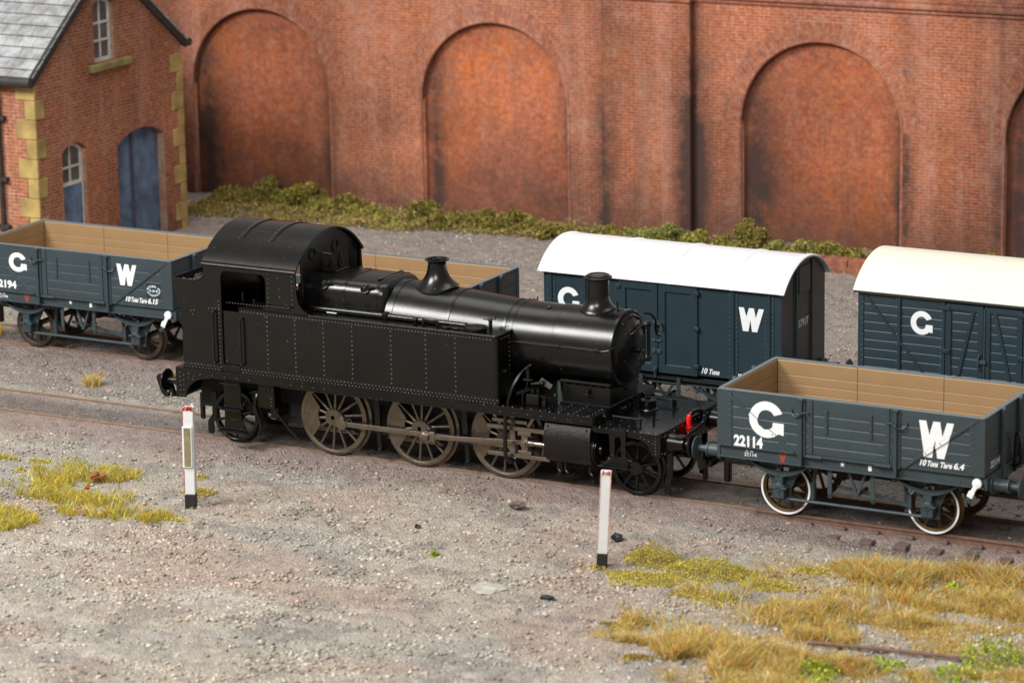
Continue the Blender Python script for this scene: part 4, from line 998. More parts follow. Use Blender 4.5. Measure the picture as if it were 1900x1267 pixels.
prof = [(-4.74, 1.545), (-4.745, 2.42), (-4.78, 2.58), (-4.86, 2.78), (-4.905, 2.98), (-4.92, 3.085)]
b.prism(prof+[(x+.03, z) for x, z in prof[::-1]], 'y', -YT+.031, YT-.031)
b.box(-4.72, -4.26, -YT+.032, YT-.032, 1.55, 2.4); b.build('bunker', BK, loco)
b = MB()
b.tube([(-4.25, -YT, 3.18), (-4.34, -YT, 3.11), (-4.44, -YT, 3.088), (-4.92, -YT, 3.09), (-4.925, -YT+.04, 3.09), (-4.925, YT-.04, 3.09), (-4.92, YT, 3.09), (-4.44, YT, 3.088), (-4.34, YT, 3.11), (-4.25, YT, 3.18)], .018, 8); b.build('bunker_beading', 'black_gloss', loco)
def roofarc(hw, z0, z1, n=36):
    h = z1-z0; R = (hw*hw+h*h)/(2*h); a_ = math.asin(hw/R)
    return [(R*math.sin(-a_+2*a_*i/n), z1-R+R*math.cos(-a_+2*a_*i/n)) for i in range(n+1)], R, a_
pts, RR, aa = roofarc(1.215, 3.43, 4.035)
inn = [(y*.975, z-.03) for y, z in pts]
b = MB(); b.prism(pts+inn[::-1], 'x', -4.25, -2.25)
b.rivets
rf = b.build('cab_roof', BK, loco)
b = MB()
def on_roof(x, y, e=0.): return (x, y, 4.035-RR+math.sqrt(RR*RR-y*y)+e)
for x in (-3.66, -3.03):
    ys = [-.72+1.44*k/24 for k in range(25)]
    b.loft([[on_roof(x-.03, y, -.004), on_roof(x-.03, y, .014), on_roof(x+.03, y, .014), on_roof(x+.03, y, -.004)] for y in ys])
    for k in range(25): b.rivet(on_roof(x-.05, ys[k], .0), (0, ys[k]/RR, 1), .012, .012)
    b.flush('roof_rib', BK, rf)
b.loft([[on_roof(x, -.45, -.003), on_roof(x, -.45, .012), on_roof(x, -.43, .012), on_roof(x, -.43, -.003)] for x in (-3.62, -3.07)]); b.flush('hatch_edge', BK, rf); b.loft([[on_roof(x, .45, -.003), on_roof(x, .45, .012), on_roof(x, .43, .012), on_roof(x, .43, -.003)] for x in (-3.62, -3.07)]); b.flush('hatch_edge', BK, rf)
for s in (-1, 1): b.tube([(-4.24, s*1.19, 3.475), (-2.26, s*1.19, 3.475)], .016, 6); b.flush('rain_strip', BK, rf)
# cab front and rear spectacle plates
def cab_plate(holes, x0, x1, zb, hw):
    top, _, _ = roofarc(1.16, 3.44, 4.0)
    top = [(y, z) for y, z in top if abs(y) <= hw]
    o = [(-hw, zb), (hw, zb)]+top[::-1]
    m_ = MB(); m_.plate(o, 'x', x0, x1, holes); return m_
def circ(y, z, r, n=24): return arc(y, z, r, 0, 360-360/n, n-1)
win = [[(s*1.09, 2.80), (s*1.09, 3.38), (s*.86, 3.66), (s*.83, 2.80)] for s in (-1, 1)]
b = cab_plate([circ(-.47, 3.63, .085), circ(.33, 3.63, .085)]+win, -2.36, -2.33, 2.55, YT-.032)
cf = b.build('cab_front', BK, loco)
for y in (-.47, .33):
    q = MB(); q.lathe((-2.345, y, 3.63), (1, 0, 0), [(.085, -.01), (.085, .035), (.105, .04), (.115, .03), (.115, .012)], 24, cap=False)
    fo = q.build('spectacle_rim', BK, cf); g = MB(); g.lathe((-2.345, y, 3.63), (1, 0, 0), [(.086, .0), (.086, .006)], 20); g.build('spectacle_glass', 'clear', fo)
q = MB()
for w_ in win: q.tube([(-2.325, y, z) for y, z in w_]+[(-2.325, w_[0][0], w_[0][1])], .014, 6); q.flush('window_frame', 'black_gloss', cf)
b = cab_plate([circ(-.55, 3.45, .14), circ(.55, 3.45, .14)], -4.235, -4.205, 1.55, YT-.032)
b.build('cab_rear', BK, loco)
b = MB(); b.box(-3.3, -2.4, -1.1, -.7, 2.0, 2.62, .02); b.box(-3.3, -2.4, .7, 1.1, 2.0, 2.62, .02); b.box(-2.6, -2.37, -.6, .6, 1.6, 3.1, .05); b.tube([(-2.58, -.3, 3.0), (-2.75, -.2, 2.9), (-2.8, .3, 2.9)], .025, 6); b.cyl((-2.6, .2, 2.6), (-2.8, .2, 2.6), .06); b.box(-4.2, -2.4, -1.1, 1.1, 1.5, 1.56)
b.rivets((-3.8, -1.08, 2.72), (-2.95, -1.08, 2.72), .06, (0, 0, 1), .012, .012); b.tube([(-3.7, -.7, 2.5), (-3.7, -.7, 2.85)], .03, 8); b.tube([(-3.3, -.95, 2.62), (-3.3, -.95, 2.80)], .03, 8)
b.build('cab_interior', BK, loco)

# --- wheels
def spoked(parent, name, x, s, r, ns, m, tyre_m, flange_m, hub=.16, weight=None, crank=None, phase=0.):
    yb, yf = .60, .735
    b = MB(); c = (x, 0, r)
    b.lathe(c, (0, s, 0), [(r*.855, .64), (r*.855, yf-.008), (r*.905, yf-.004), (r*.905, .64)], 64, cap=False)
    b.lathe(c, (0, s, 0), [(hub*.9, .60), (hub, .63), (hub, yf+.015), (hub*.86, yf+.04), (.04, yf+.042), (.035, yf+.03), (.001, yf+.03)], 32)
    if weight:
        a0, a1 = weight; k = 14
        o = [(x+r*.87*math.cos(math.radians(a0+(a1-a0)*i/k)), r+r*.87*math.sin(math.radians(a0+(a1-a0)*i/k))) for i in range(k+1)]
        am = math.radians((a0+a1)/2); ch_ = [(x+r*.47*math.cos(math.radians(a0+12+(a1-a0-24)*i/6)), r+r*.47*math.sin(math.radians(a0+12+(a1-a0-24)*i/6))) for i in range(7)]
        b.prism(o+ch_[::-1], 'y', s*.66, s*(yf-.002))
    if crank:
        cx, cz = crank
        L = math.hypot(cx, cz); t = math.atan2(cz, cx)
        o = [(hub*.98*math.cos(t+q), hub*.98*math.sin(t+q)) for q in [math.radians(g) for g in range(70, 291, 20)]]
        o += [(cx+.105*math.cos(t+q), cz+.105*math.sin(t+q)) for q in [math.radians(g) for g in range(-75, 76, 25)]]
        b.prism([(x+u, r+v) for u, v in o], 'y', s*.68, s*(yf+.03))
    w = b.build(name, m, parent)
    sp = MB()
    for i in range(ns):
        t = 2*PI*i/ns+phase; dx, dz = math.cos(t), math.sin(t)
        sp.tube([(x+hub*.8*dx, s*.685, r+hub*.8*dz), (x+r*.5*dx, s*.69, r+r*.5*dz), (x+r*.87*dx, s*.70, r+r*.87*dz)], [.034, .028, .026], 8)
    sp.build('spokes', m, w)
    t = MB(); t.lathe(c, (0, s, 0), [(r*.90, yb), (r*.90, yf), (r*.91, yf+.004), (r*.985, yf+.002), (r, yf-.012), (r*1.004, .655), (r+.045, .63), (r+.045, .60), (r*.90, yb)], 72, cap=False)
    t.build('tyre', tyre_m, w)
    return w
DR = .70; CX, CZ = .225, -.075
for x in (-1.81, 0., 1.73):
    for s in (-1, 1):
        spoked(loco, 'driving_wheel', x, s, DR, 14, 'bronze', 'bronze', 'bronze', .165, (140, 222), (CX, CZ), phase=.16)
for x in (-3.93, 4.31):
    for s in (-1, 1): spoked(loco, 'pony_wheel', x, s, .485, 10, 'black_gloss', 'black_gloss', 'bronze', .14, phase=.3)
b = MB()
for x, r in ((-1.81, DR), (0, DR), (1.73, DR), (-3.93, .485), (4.31, .485)): b.cyl((x, -.62, r), (x, .62, r), .08, n=12); b.flush('axle', 'dark', loco)
for x in (-3.93, 4.31):
    b = MB()
    for s in (-1, 1): b.lathe((x, 0, .485), (0, s, 0), [(.488, .585), (.530, .59), (.530, .615), (.488, .62)], 48, cap=False); b.flush('wheel_flange', 'bronze', loco)
# rods
PZ = DR+CZ
for s in (-1, 1):
    b = MB(); pins = [-1.81+CX, CX, 1.73+CX]
    for p0, p1 in zip(pins, pins[1:]): b.box(p0, p1, min(s*.80, s*.845), max(s*.80, s*.845), PZ-.05, PZ+.045, .008); b.box(p0+.12, p1-.12, min(s*.845, s*.849), max(s*.845, s*.849), PZ-.022, PZ+.016, .001)
    for p0 in pins: b.lathe((p0, 0, PZ), (0, s, 0), [(.105, .795), (.105, .86), (.06, .865), (.001, .866)], 24); b.box(p0-.05, p0+.05, min(s*.80, s*.85), max(s*.80, s*.85), PZ+.08, PZ+.13, .015)
    b.tube([(pins[0]+.10, s*.83, PZ+.06), (pins[0]+.16, s*.83, PZ+.12), (pins[0]+.22, s*.83, PZ+.06)], .012, 6)
    b.build('coupling_rod', 'rod', loco)
    b = MB(); x1, z1 = 2.25, .745
    b.strip((CX+.1, s*.93, PZ), (x1, s*.93, z1), .085, .05, (0, s, 0), .01); b.strip((CX+.22, s*.957, PZ+.012), (x1-.25, s*.957, z1-.008), .045, .004, (0, s, 0))
    b.lathe((CX, 0, PZ), (0, s, 0), [(.125, .875), (.125, .965), (.09, .97), (.001, .971)], 24); b.box(CX-.02, CX+.2, min(s*.89, s*.965), max(s*.89, s*.965), PZ-.10, PZ+.10, .02)
    b.build('connecting_rod', 'rod', loco)
    b = MB(); b.lathe((CX, 0, PZ), (0, s, 0), [(.095, .97), (.095, 1.03), (.07, 1.045), (.001, 1.045)], 6); b.build('crank_nut', 'bronze', loco)
    b = MB()
    for z0, z1_ in ((.965, 1.04), (.475, .545)): b.box(1.52, 2.76, min(s*.88, s*1.02), max(s*.88, s*1.02), z0, z1_, .006); b.flush('slide_bar', 'rod', loco)
    b.box(1.90, 2.02, min(s*.80, s*.9), max(s*.80, s*.9), .5, 1.28, .01); b.box(1.60, 2.3, min(s*.88, s*.98), max(s*.88, s*.98), 1.08, 1.15, .006)
    b.strip((1.75, s*.93, 1.04), (1.62, s*.93, 1.2), .05, .04, (0, s, 0)); b.strip((2.3, s*.93, 1.04), (2.42, s*.93, 1.22), .05, .04, (0, s, 0))
    b.build('motion_bracket', 'rod', loco)
    b = MB(); b.box(2.13, 2.40, min(s*.90, s*1.03), max(s*.90, s*1.03), .545, .62, .01); b.box(2.13, 2.40, min(s*.90, s*1.03), max(s*.90, s*1.03), .885, .965, .01); b.box(2.20, 2.33, min(s*.94, s*1.02), max(s*.94, s*1.02), .60, .90, .01)
    b.lathe((2.27, 0, .745), (0, s, 0), [(.075, .98), (.075, 1.05), (.05, 1.055), (.05, 1.09), (.001, 1.092)], 8); b.cyl((2.3, s*.95, .75), (2.80, s*.95, .75), .05, n=14); b.cyl((2.33, s*.95, .75), (2.45, s*.95, .75), .075, .055, n=14)
    b.build('crosshead', 'rod', loco)
    b = MB()
    pf = [(.55, 1.27), (1.10, 1.27), (1.18, 1.235), (1.225, 1.15), (1.24, 1.0), (1.24, .80), (1.215, .66), (1.14, .56), (1.02, .51), (.55, .50)]
    b.prism([(s*y, z) for y, z in pf], 'x', 2.77, 3.665)
    for x, z in ((2.84, .98), (3.58, .98), (2.84, .66), (3.58, .66), (2.84, 1.19), (3.58, 1.19)): b.rivet((x, s*(1.238 if .7 < z < 1.1 else 1.215), z), (0, s, 0), .02, .018)
    cy = b.build('cylinder', 'black_rough', loco)
    b = MB(); b.lathe((3.66, s*.95, .80), (1, 0, 0), [(.27, 0), (.27, .05), (.24, .06), (.24, .075), (.10, .085), (.09, .12), (.001, .125)], 32); b.flush('cylinder_cover', BK, cy); b.lathe((3.66, s*.80, 1.12), (1, 0, 0), [(.12, 0), (.12, .06), (.06, .065), (.05, .14), (.001, .145)], 20); b.flush('valve_cover', BK, cy); b.lathe((2.78, s*.95, .76), (-1, 0, 0), [(.25, 0), (.25, .04), (.12, .05), (.09, .12), (.001, .12)], 28); b.flush('cylinder_cover', BK, cy)
    b.tube([(3.68, s*.98, .62), (3.8, s*1.0, .60), (3.92, s*.98, .58)], .03, 8); b.build('drain_pipe', BK, cy)
    b = MB()
    for x in (2.98, 3.12, 3.60): b.tube([(x, s*1.10, .52), (x, s*1.12, .42), (x+.04, s*1.13, .37), (x+.07, s*1.13, .36)], .022, 6); b.flush('drain_cock', BK, cy)
    b = MB(); b.tube(catmull([(1.95, s*1.12, 1.30), (1.95, s*1.13, 1.1), (1.94, s*1.13, .7), (1.95, s*1.12, .5), (2.0, s*1.08, .42), (2.05, s*1.0, .43), (2.07, s*.94, .55), (2.08, s*.9, .75)], 6), .038, 10); b.build('injector_pipe', 'black_gloss', loco)
    # brake hangers and shoes
    for x in (-.86, .95, 2.80):
        b = MB(); b.strip((x, s*.80, 1.2), (x+.02, s*.80, .68), .11, .05, (0, s, 0), .01); b.strip((x+.02, s*.80, .70), (x+.06, s*.80, .24), .085, .05, (0, s, 0), .01); b.lathe((x+.06, 0, .22), (0, s, 0), [(.05, .76), (.05, .85), (.03, .87), (.001, .87)], 12)
        b.strip((x-.06, s*.70, 1.0), (x-.02, s*.70, .55), .12, .12, (0, s, 0), .03); b.build('brake_hanger', BK, loco)
    b = MB(); b.box(-3.22, -2.88, min(s*1.05, s*.80), max(s*1.05, s*.80), .80, 1.30, .01); b.box(-3.0, -2.84, min(s*1.0, s*.6), max(s*1.0, s*.6), .62, .82, .01); b.tube([(-2.9, s*1.0, .78), (-2.86, s*1.0, .72), (-2.55, s*1.0, .40), (-2.40, s*1.0, .27)], .022, 8)
    b.rivets((-3.18, s*1.05, 1.16), (-2.92, s*1.05, 1.16), .09, (0, s, 0), .012, .01); b.rivets((-2.94, s*1.05, .86), (-2.94, s*1.05, 1.0), .07, (0, s, 0), .012, .01); b.build('sand_box', BK, loco)
    b = MB(); b.strip((-3.68, s*1.19, 1.30), (-3.68, s*1.19, .62), .36, .025, (0, s, 0)); b.plate([(-3.86, .62), (-3.50, .62), (-3.44, .42), (-3.38, .35), (-3.92, .35), (-3.87, .42)], 'y', s*1.20, s*1.178)
    b.rivet((-3.70, s*1.203, .56), (0, s, 0), .012, .01); b.rivet((-3.63, s*1.203, .56), (0, s, 0), .012, .01); sp_ = b.flush('cab_step', BK, loco)
    for z, w_ in ((1.255, .40), (.765, .42), (.35, .56)): b.box(-3.66-w_/2, -3.66+w_/2, min(s*1.34, s*1.19), max(s*1.34, s*1.19), z-.012, z+.012, .004); b.box(-3.66-w_/2, -3.66+w_/2, min(s*1.215, s*1.20), max(s*1.215, s*1.20), z+.012, z+.05, .004); b.flush('step_tread', BK, sp_)
    b.bm.free()
    b = MB(); b.tube(catmull([(-3.30, s*.95, 1.05), (-3.30, s*1.0, .95), (-3.31, s*1.02, .8), (-3.25, s*1.0, .6), (-3.22, s*.98, .42), (-3.28, s*.95, .25)], 5), .038, 8); b.cyl((-3.45, s*.95, 1.06), (-3.2, s*.95, 1.06), .05, n=10); b.box(-3.37, -3.23, s*.95-.06, s*.95+.06, .90, .97, .01); b.build('injector_hose', BK, loco)

# coal in the bunker
cv, cf_ = [], []
rng = np.random.default_rng(3)
b = MB()
b.loft([[(-4.88, -1.10, 2.86), (-4.26, -1.10, 2.86), (-4.26, 1.10, 2.86), (-4.88, 1.10, 2.86)], [(-4.86, -1.09, 2.97), (-4.26, -1.09, 2.99), (-4.26, 1.09, 2.99), (-4.86, 1.09, 2.97)]])
for k in range(240):
    c = (-4.84+.54*rng.random(), -1.05+2.1*rng.random(), 2.95+.06*rng.random()); r_ = .03+.04*rng.random()
    n0 = len(b.bm.verts); bmesh.ops.create_icosphere(b.bm, subdivisions=1, radius=r_)
    b.bm.verts.ensure_lookup_table()
    for v in b.bm.verts[n0:]: v.co = Vector(c)+v.co*(.7+.6*rng.random())
co_ = b.build('coal', 'coal', None, smooth=False)
tag(co_, 'small heap of black coal filling the engine bunker behind the cab', 'coal', kind='stuff')
# ------------------------------------------------------------------ brick
def brick_mat(name, c1, c2, mortar, bw=.225, bh=.075, ms=.006, mott=(.55, 1.25), blotch=((.45, .13, .028), .5), soot=None, grime_z=None, pale=.0, uv=False, bump=.35, scuff=.75):
    m, nt, b = new_mat(name); N, L = nt.nodes, nt.links
    tc = N.new('ShaderNodeTexCoord')
    sep = N.new('ShaderNodeSeparateXYZ'); L.new(tc.outputs['Object'], sep.inputs[0])
    if uv: vec = tc.outputs['UV']
    else:
        ad = N.new('ShaderNodeMath'); L.new(sep.outputs['X'], ad.inputs[0]); L.new(sep.outputs['Y'], ad.inputs[1])
        cb = N.new('ShaderNodeCombineXYZ'); L.new(ad.outputs[0], cb.inputs['X']); L.new(sep.outputs['Z'], cb.inputs['Y']); vec = cb.outputs[0]
    br = N.new('ShaderNodeTexBrick'); L.new(vec, br.inputs['Vector'])
    br.inputs['Scale'].default_value = 1; br.inputs['Brick Width'].default_value = bw; br.inputs['Row Height'].default_value = bh
    br.inputs['Mortar Size'].default_value = ms; br.inputs['Mortar Smooth'].default_value = .3
    br.inputs['Color1'].default_value = (*c1, 1); br.inputs['Color2'].default_value = (*c2, 1); br.inputs['Mortar'].default_value = (*mortar, 1)
    def noise(scale, det=6, rough=.6, src=None, seed=0):
        n = N.new('ShaderNodeTexNoise'); n.noise_dimensions = '4D'; n.inputs['W'].default_value = seed
        n.inputs['Scale'].default_value = scale; n.inputs['Detail'].default_value = det; n.inputs['Roughness'].default_value = rough
        L.new(src or tc.outputs['Object'], n.inputs['Vector']); return n.outputs['Fac']
    def maprange(v, a, b_, c, d_):
        q = N.new('ShaderNodeMapRange'); q.inputs['From Min'].default_value = a; q.inputs['From Max'].default_value = b_; q.inputs['To Min'].default_value = c; q.inputs['To Max'].default_value = d_
        L.new(v, q.inputs['Value']); return q.outputs['Result']
    def math_(op, x, y):
        q = N.new('ShaderNodeMath'); q.operation = op
        for i, t in enumerate((x, y)):
            if isinstance(t, (int, float)): q.inputs[i].default_value = t
            else: L.new(t, q.inputs[i])
        return q.outputs[0]
    def mix(fac, a_, b_, mode='MIX'):
        q = N.new('ShaderNodeMix'); q.data_type = 'RGBA'; q.blend_type = mode
        if isinstance(fac, (int, float)): q.inputs['Factor'].default_value = fac
        else: L.new(fac, q.inputs['Factor'])
        for s_, t in ((6, a_), (7, b_)):
            if isinstance(t, tuple): q.inputs[s_].default_value = (*t, 1)
            else: L.new(t, q.inputs[s_])
        return q.outputs[2]
    col = br.outputs['Color']
    col = mix(maprange(noise(.55, 5, .6, seed=1), .45, .68, 0, blotch[1]), col, blotch[0])             # orange brick areas
    col = mix(maprange(noise(.9, 6, .7, seed=4), .50, .74, 0, .50), col, (.21, .10, .082))            # purple-brown areas
    col = mix(maprange(noise(6.5, 5, .8, seed=2), .46, .70, 0, scuff), col, (.60, .34, .235), 'MIX')       # powdery light scuffs
    col = mix(maprange(noise(9, 5, .75, seed=7), .36, .60, .65, 0), col, (.15, .058, .040))
    col = mix(maprange(noise(3.2, 6, .75, seed=11), .50, .72, 0, .55), col, (.52, .20, .085))
    big = maprange(noise(.22, 3, .5, seed=13), .35, .65, .55, 1.25)
    col = mix(1.0, col, big, 'MULTIPLY')
    if pale: col = mix(maprange(noise(1.6, 8, .7, seed=9), .55, .75, 0, pale), col, (.50, .36, .29))
    # washed streaks that run down the wall
    mp = N.new('ShaderNodeMapping'); mp.inputs['Scale'].default_value = (2.2, 2.2, .16); L.new(tc.outputs['Object'], mp.inputs['Vector'])
    st = noise(1.3, 6, .65, mp.outputs[0], 3)
    col = mix(maprange(st, .52, .78, 0, .40), col, (.085, .058, .048))
    mp2 = N.new('ShaderNodeMapping'); mp2.inputs['Scale'].default_value = (1.5, 1.5, .10); mp2.inputs['Location'].default_value = (7, 3, 1); L.new(tc.outputs['Object'], mp2.inputs['Vector'])
    col = mix(math_('MULTIPLY', maprange(noise(1.0, 6, .65, mp2.outputs[0], 21), .50, .70, 0, .15 if scuff < .5 else .5), maprange(noise(5, 5, .8, seed=31), .35, .65, .2, 1.0)), col, (.56, .35, .28))
    sm = None
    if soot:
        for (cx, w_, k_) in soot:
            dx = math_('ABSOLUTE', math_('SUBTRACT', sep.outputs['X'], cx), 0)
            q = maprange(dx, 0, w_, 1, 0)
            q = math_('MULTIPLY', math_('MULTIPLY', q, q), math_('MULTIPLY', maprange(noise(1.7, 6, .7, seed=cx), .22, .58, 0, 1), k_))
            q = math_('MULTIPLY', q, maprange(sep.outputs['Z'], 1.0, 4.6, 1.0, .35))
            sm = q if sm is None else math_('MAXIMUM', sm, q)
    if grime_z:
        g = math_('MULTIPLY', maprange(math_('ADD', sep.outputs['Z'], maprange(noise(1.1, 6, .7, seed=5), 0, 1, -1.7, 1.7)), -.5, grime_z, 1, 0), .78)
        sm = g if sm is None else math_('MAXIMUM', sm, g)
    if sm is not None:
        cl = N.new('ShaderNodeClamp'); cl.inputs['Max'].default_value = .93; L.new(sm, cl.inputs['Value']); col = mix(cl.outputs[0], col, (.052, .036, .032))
    L.new(col, b.inputs['Base Color']); b.inputs['Roughness'].default_value = .9; b.inputs['Specular IOR Level'].default_value = .15
    bp = N.new('ShaderNodeBump'); bp.inputs['Strength'].default_value = bump; bp.inputs['Distance'].default_value = .012
    h = math_('ADD', math_('MULTIPLY', br.outputs['Fac'], -1.0), math_('MULTIPLY', noise(30, 4), .6))
    L.new(h, bp.inputs['Height']); L.new(bp.outputs['Normal'], b.inputs['Normal'])
    return m

A1, A2, A3, A4 = -8.46, -1.95, 6.46, 12.87; AR = 1.98; ASP = 2.66
sootl = [(1.02, .9, 1.3), (3.30, 1.0, 1.9), (2.1, .5, .35), (A3+AR+.1, .6, 1.1), (A2+AR, .6, .8), (-11.0, .9, 1.2), (A1+AR, .6, 1.0), (A4-AR-.1, .6, .9)]
M['wall_brick'] = brick_mat('viaduct_brick', (.53, .132, .056), (.37, .092, .046), (.62, .37, .25), soot=sootl, grime_z=1.7, pale=.40, ms=.008)
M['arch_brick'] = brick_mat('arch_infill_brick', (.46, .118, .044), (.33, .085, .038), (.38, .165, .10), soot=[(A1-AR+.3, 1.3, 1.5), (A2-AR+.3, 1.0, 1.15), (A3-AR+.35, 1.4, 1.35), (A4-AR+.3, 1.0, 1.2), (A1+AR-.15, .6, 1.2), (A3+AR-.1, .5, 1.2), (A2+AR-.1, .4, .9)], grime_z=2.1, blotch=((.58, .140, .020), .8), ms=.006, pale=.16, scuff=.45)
M['ring_brick'] = brick_mat('arch_ring_brick', (.42, .125, .066), (.29, .095, .062), (.40, .23, .16), bw=.115, bh=.23, uv=True, pale=.2, ms=.008)
M['course_brick'] = brick_mat('moulded_brick', (.36, .125, .085), (.30, .105, .075), (.34, .21, .16), bw=.3, bh=.2, pale=.25)
M['house_brick'] = brick_mat('shed_brick', (.36, .110, .048), (.25, .078, .040), (.50, .30, .20), bw=.23, bh=.082, ms=.012, soot=None, grime_z=.5, blotch=((.42, .115, .028), .55), bump=.6)

wall = thing('retaining_wall', 'tall red brick retaining wall with blind round arches along the back', 'brick wall', (-7.5, 19.5, 0), math.radians(1.5))
WZ = -.45; WT = 5.40
def wall_bay(x0, x1, arches, name='wall_face'):
    ri = AR+.44
    outl = [(x0, WZ), (x1, WZ), (x1, WT), (x0, WT)]
    holes = []
    for c in arches:
        h = [(c+AR, WZ+.02), (c+AR, ASP), (c+ri, ASP)]+arc(c, ASP, ri, 0, 180, 48)[1:]+[(c-AR, ASP), (c-AR, WZ+.02)]
        holes.append(h[::-1])
    b = MB(); b.plate(outl, 'y', 0., .45, holes); return b.build(name, 'wall_brick', wall, smooth=False)
wall_bay(-24., 1.02, [A1, A2]); wall_bay(3.30, 26., [A3, A4])
for c in (A1, A2, A3, A4):
    b = MB(); ou = arc(c, ASP, AR+.4385, 0, 180, 48); inn = arc(c, ASP, AR, 0, 180, 48)
    b.prism(ou+inn[::-1], 'y', -.004, .44)
    o = b.build('arch_ring', 'ring_brick', wall, smooth=False)
    uvl = o.data.uv_layers.new(name='UV')
    for poly in o.data.polygons:
        for li in poly.loop_indices:
            v = o.data.vertices[o.data.loops[li].vertex_index].co
            t = math.atan2(v.z-ASP, v.x-c); rr = math.hypot(v.x-c, v.z-ASP); uvl.data[li].uv = (t*(AR+.22), rr+v.y*.5)
    # rounded brick nosing round the opening
    b = MB(); path = [(c-AR-.012, .015, WZ)]+[(c-AR-.012, .015, ASP*k/6) for k in range(1, 6)]+[(x+0, .015, z) for x, z in arc(c, ASP, AR+.012, 180, 0, 48)]+[(c+AR+.012, .015, ASP*k/6) for k in range(5, 0, -1)]+[(c+AR+.012, .015, WZ)]
    b.tube(path, .042, 8); b.build('arch_nosing', 'course_brick', wall)
    b = MB(); o_ = [(c-AR-.05, WZ), (c+AR+.05, WZ), (c+AR+.05, ASP)]+arc(c, ASP, AR+.05, 0, 180, 48)+[(c-AR-.05, ASP)]
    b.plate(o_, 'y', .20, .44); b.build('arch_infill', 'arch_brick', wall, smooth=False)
b = MB(); b.box(1.022, 3.298, -.22, .45, WZ, WT+.0, .02); b.build('pilaster', 'wall_brick', wall, smooth=False)
b = MB()
for x0, x1, y0 in ((-24, 1.0, 0), (1.0, 3.32, -.22), (3.32, 26, 0)):
    b.box(x0, x1, y0-.06, .45, WT+.001, WT+.10, .02); b.box(x0, x1, y0-.15, .45, WT+.101, WT+.25, .05, 2); b.box(x0, x1, y0-.08, .45, WT+.251, WT+.33, .015)
b.build('string_course', 'course_brick', wall)
b = MB()
for x0, x1, y0 in ((-24, 1.02, 0.02), (1.021, 3.299, -.2), (3.30, 26, 0.02)): b.box(x0, x1, y0, .44, WT+.331, WT+1.35)
b.build('parapet', 'wall_brick', wall, smooth=False)
b = MB(); b.box(-24, 26, -.25, .55, WT+1.351, WT+1.52, .03); b.build('coping', 'course_brick', wall)

# low brick kerb in front of the wall, seen between the vans
k = MB(); 
for i in range(5): k.box(-.4+i*.62, .2+i*.62, -.16, .16, -.4, .12, .015)
k.box(-.42, 2.72, -.30, -.165, -.4, -.05, .01)
ko = k.build('brick_kerb', 'course_brick', None); ko.location = (-.9, 17.7, 0); tag(ko, 'low reddish brick kerb between the white and cream roofed vans, in front of the wall', 'kerb')

# ------------------------------------------------------------------ brick goods shed at the left
M['blue'] = mat('faded_blue_paint', (.095, .145, .235), .75, var=.45, scale=3.2, bump=.1, bscale=30)
M['blue_dark'] = mat('grimy_blue_paint', (.055, .055, .10), .8, var=.4, scale=4, bump=.1, bscale=30)
M['reveal'] = brick_mat('pale_reveal_brick', (.46, .33, .22), (.38, .25, .17), (.5, .4, .3), bw=.23, bh=.078, ms=.01)
hx, hy = -15.8, 15.4
house = thing('brick_house', 'small red brick building with yellow quoins, slate roof and blue doors', 'building', (hx, hy, 0))
GY0, GY1, EZ, AY, AZ = -5.75, .16, 4.36, -2.795, 6.66
def seg_top(y0, y1, zs, zt, n=12):
    """segmental arch points from (y1,zs) to (y0,zs)"""
    w_, h = (y1-y0)/2, zt-zs; R = (w_*w_+h*h)/(2*h); a_ = math.asin(w_/R); c = (y0+y1)/2
    return [(c+R*math.sin(a_-2*a_*i/n), zt-R+R*math.cos(a_-2*a_*i/n)) for i in range(n+1)]
OP = {'up': (-3.36, -2.54, 4.36, 5.68, 5.84), 'gl': (-4.80, -3.86, -.28, 2.50, 2.70), 'dr': (-2.62, -.66, -.28, 2.30, 2.60)}
b = MB()
holes = [[(y0, z0), (y1, z0)]+seg_top(y0, y1, zs, zt) for y0, y1, z0, zs, zt in OP.values()]
b.plate([(GY0, -.3), (GY1, -.3), (GY1, EZ), (AY, AZ), (GY0, EZ)], 'x', -.30, 0, holes)
b.build('gable_wall', 'house_brick', house, smooth=False)
b = MB(); b.box(-9, -.302, GY0, GY0+.3, -.3, EZ); b.build('side_wall', 'house_brick', house, smooth=False)
b = MB(); b.box(-9, -.302, GY1-.3, GY1, -.3, EZ); b.box(-9, -8.7, GY0+.302, GY1-.302, -.3, EZ); b.build('side_wall', 'house_brick', house, smooth=False)
for k_, (y0, y1, z0, zs, zt) in OP.items():        # pale brick reveal on the right jamb, dark rubbed arch above
    b = MB(); b.box(-.20, -.004, y1-.012, y1+.001, z0, zs-.02); b.build('jamb', 'reveal', house, smooth=False)
    b = MB(); t0 = seg_top(y0-.06, y1+.06, zs+.02, zt+.20); t1 = seg_top(y0, y1, zs, zt)
    b.prism(t0+t1[::-1], 'x', -.1, .006); b.build('window_arch', 'course_brick', house, smooth=False)
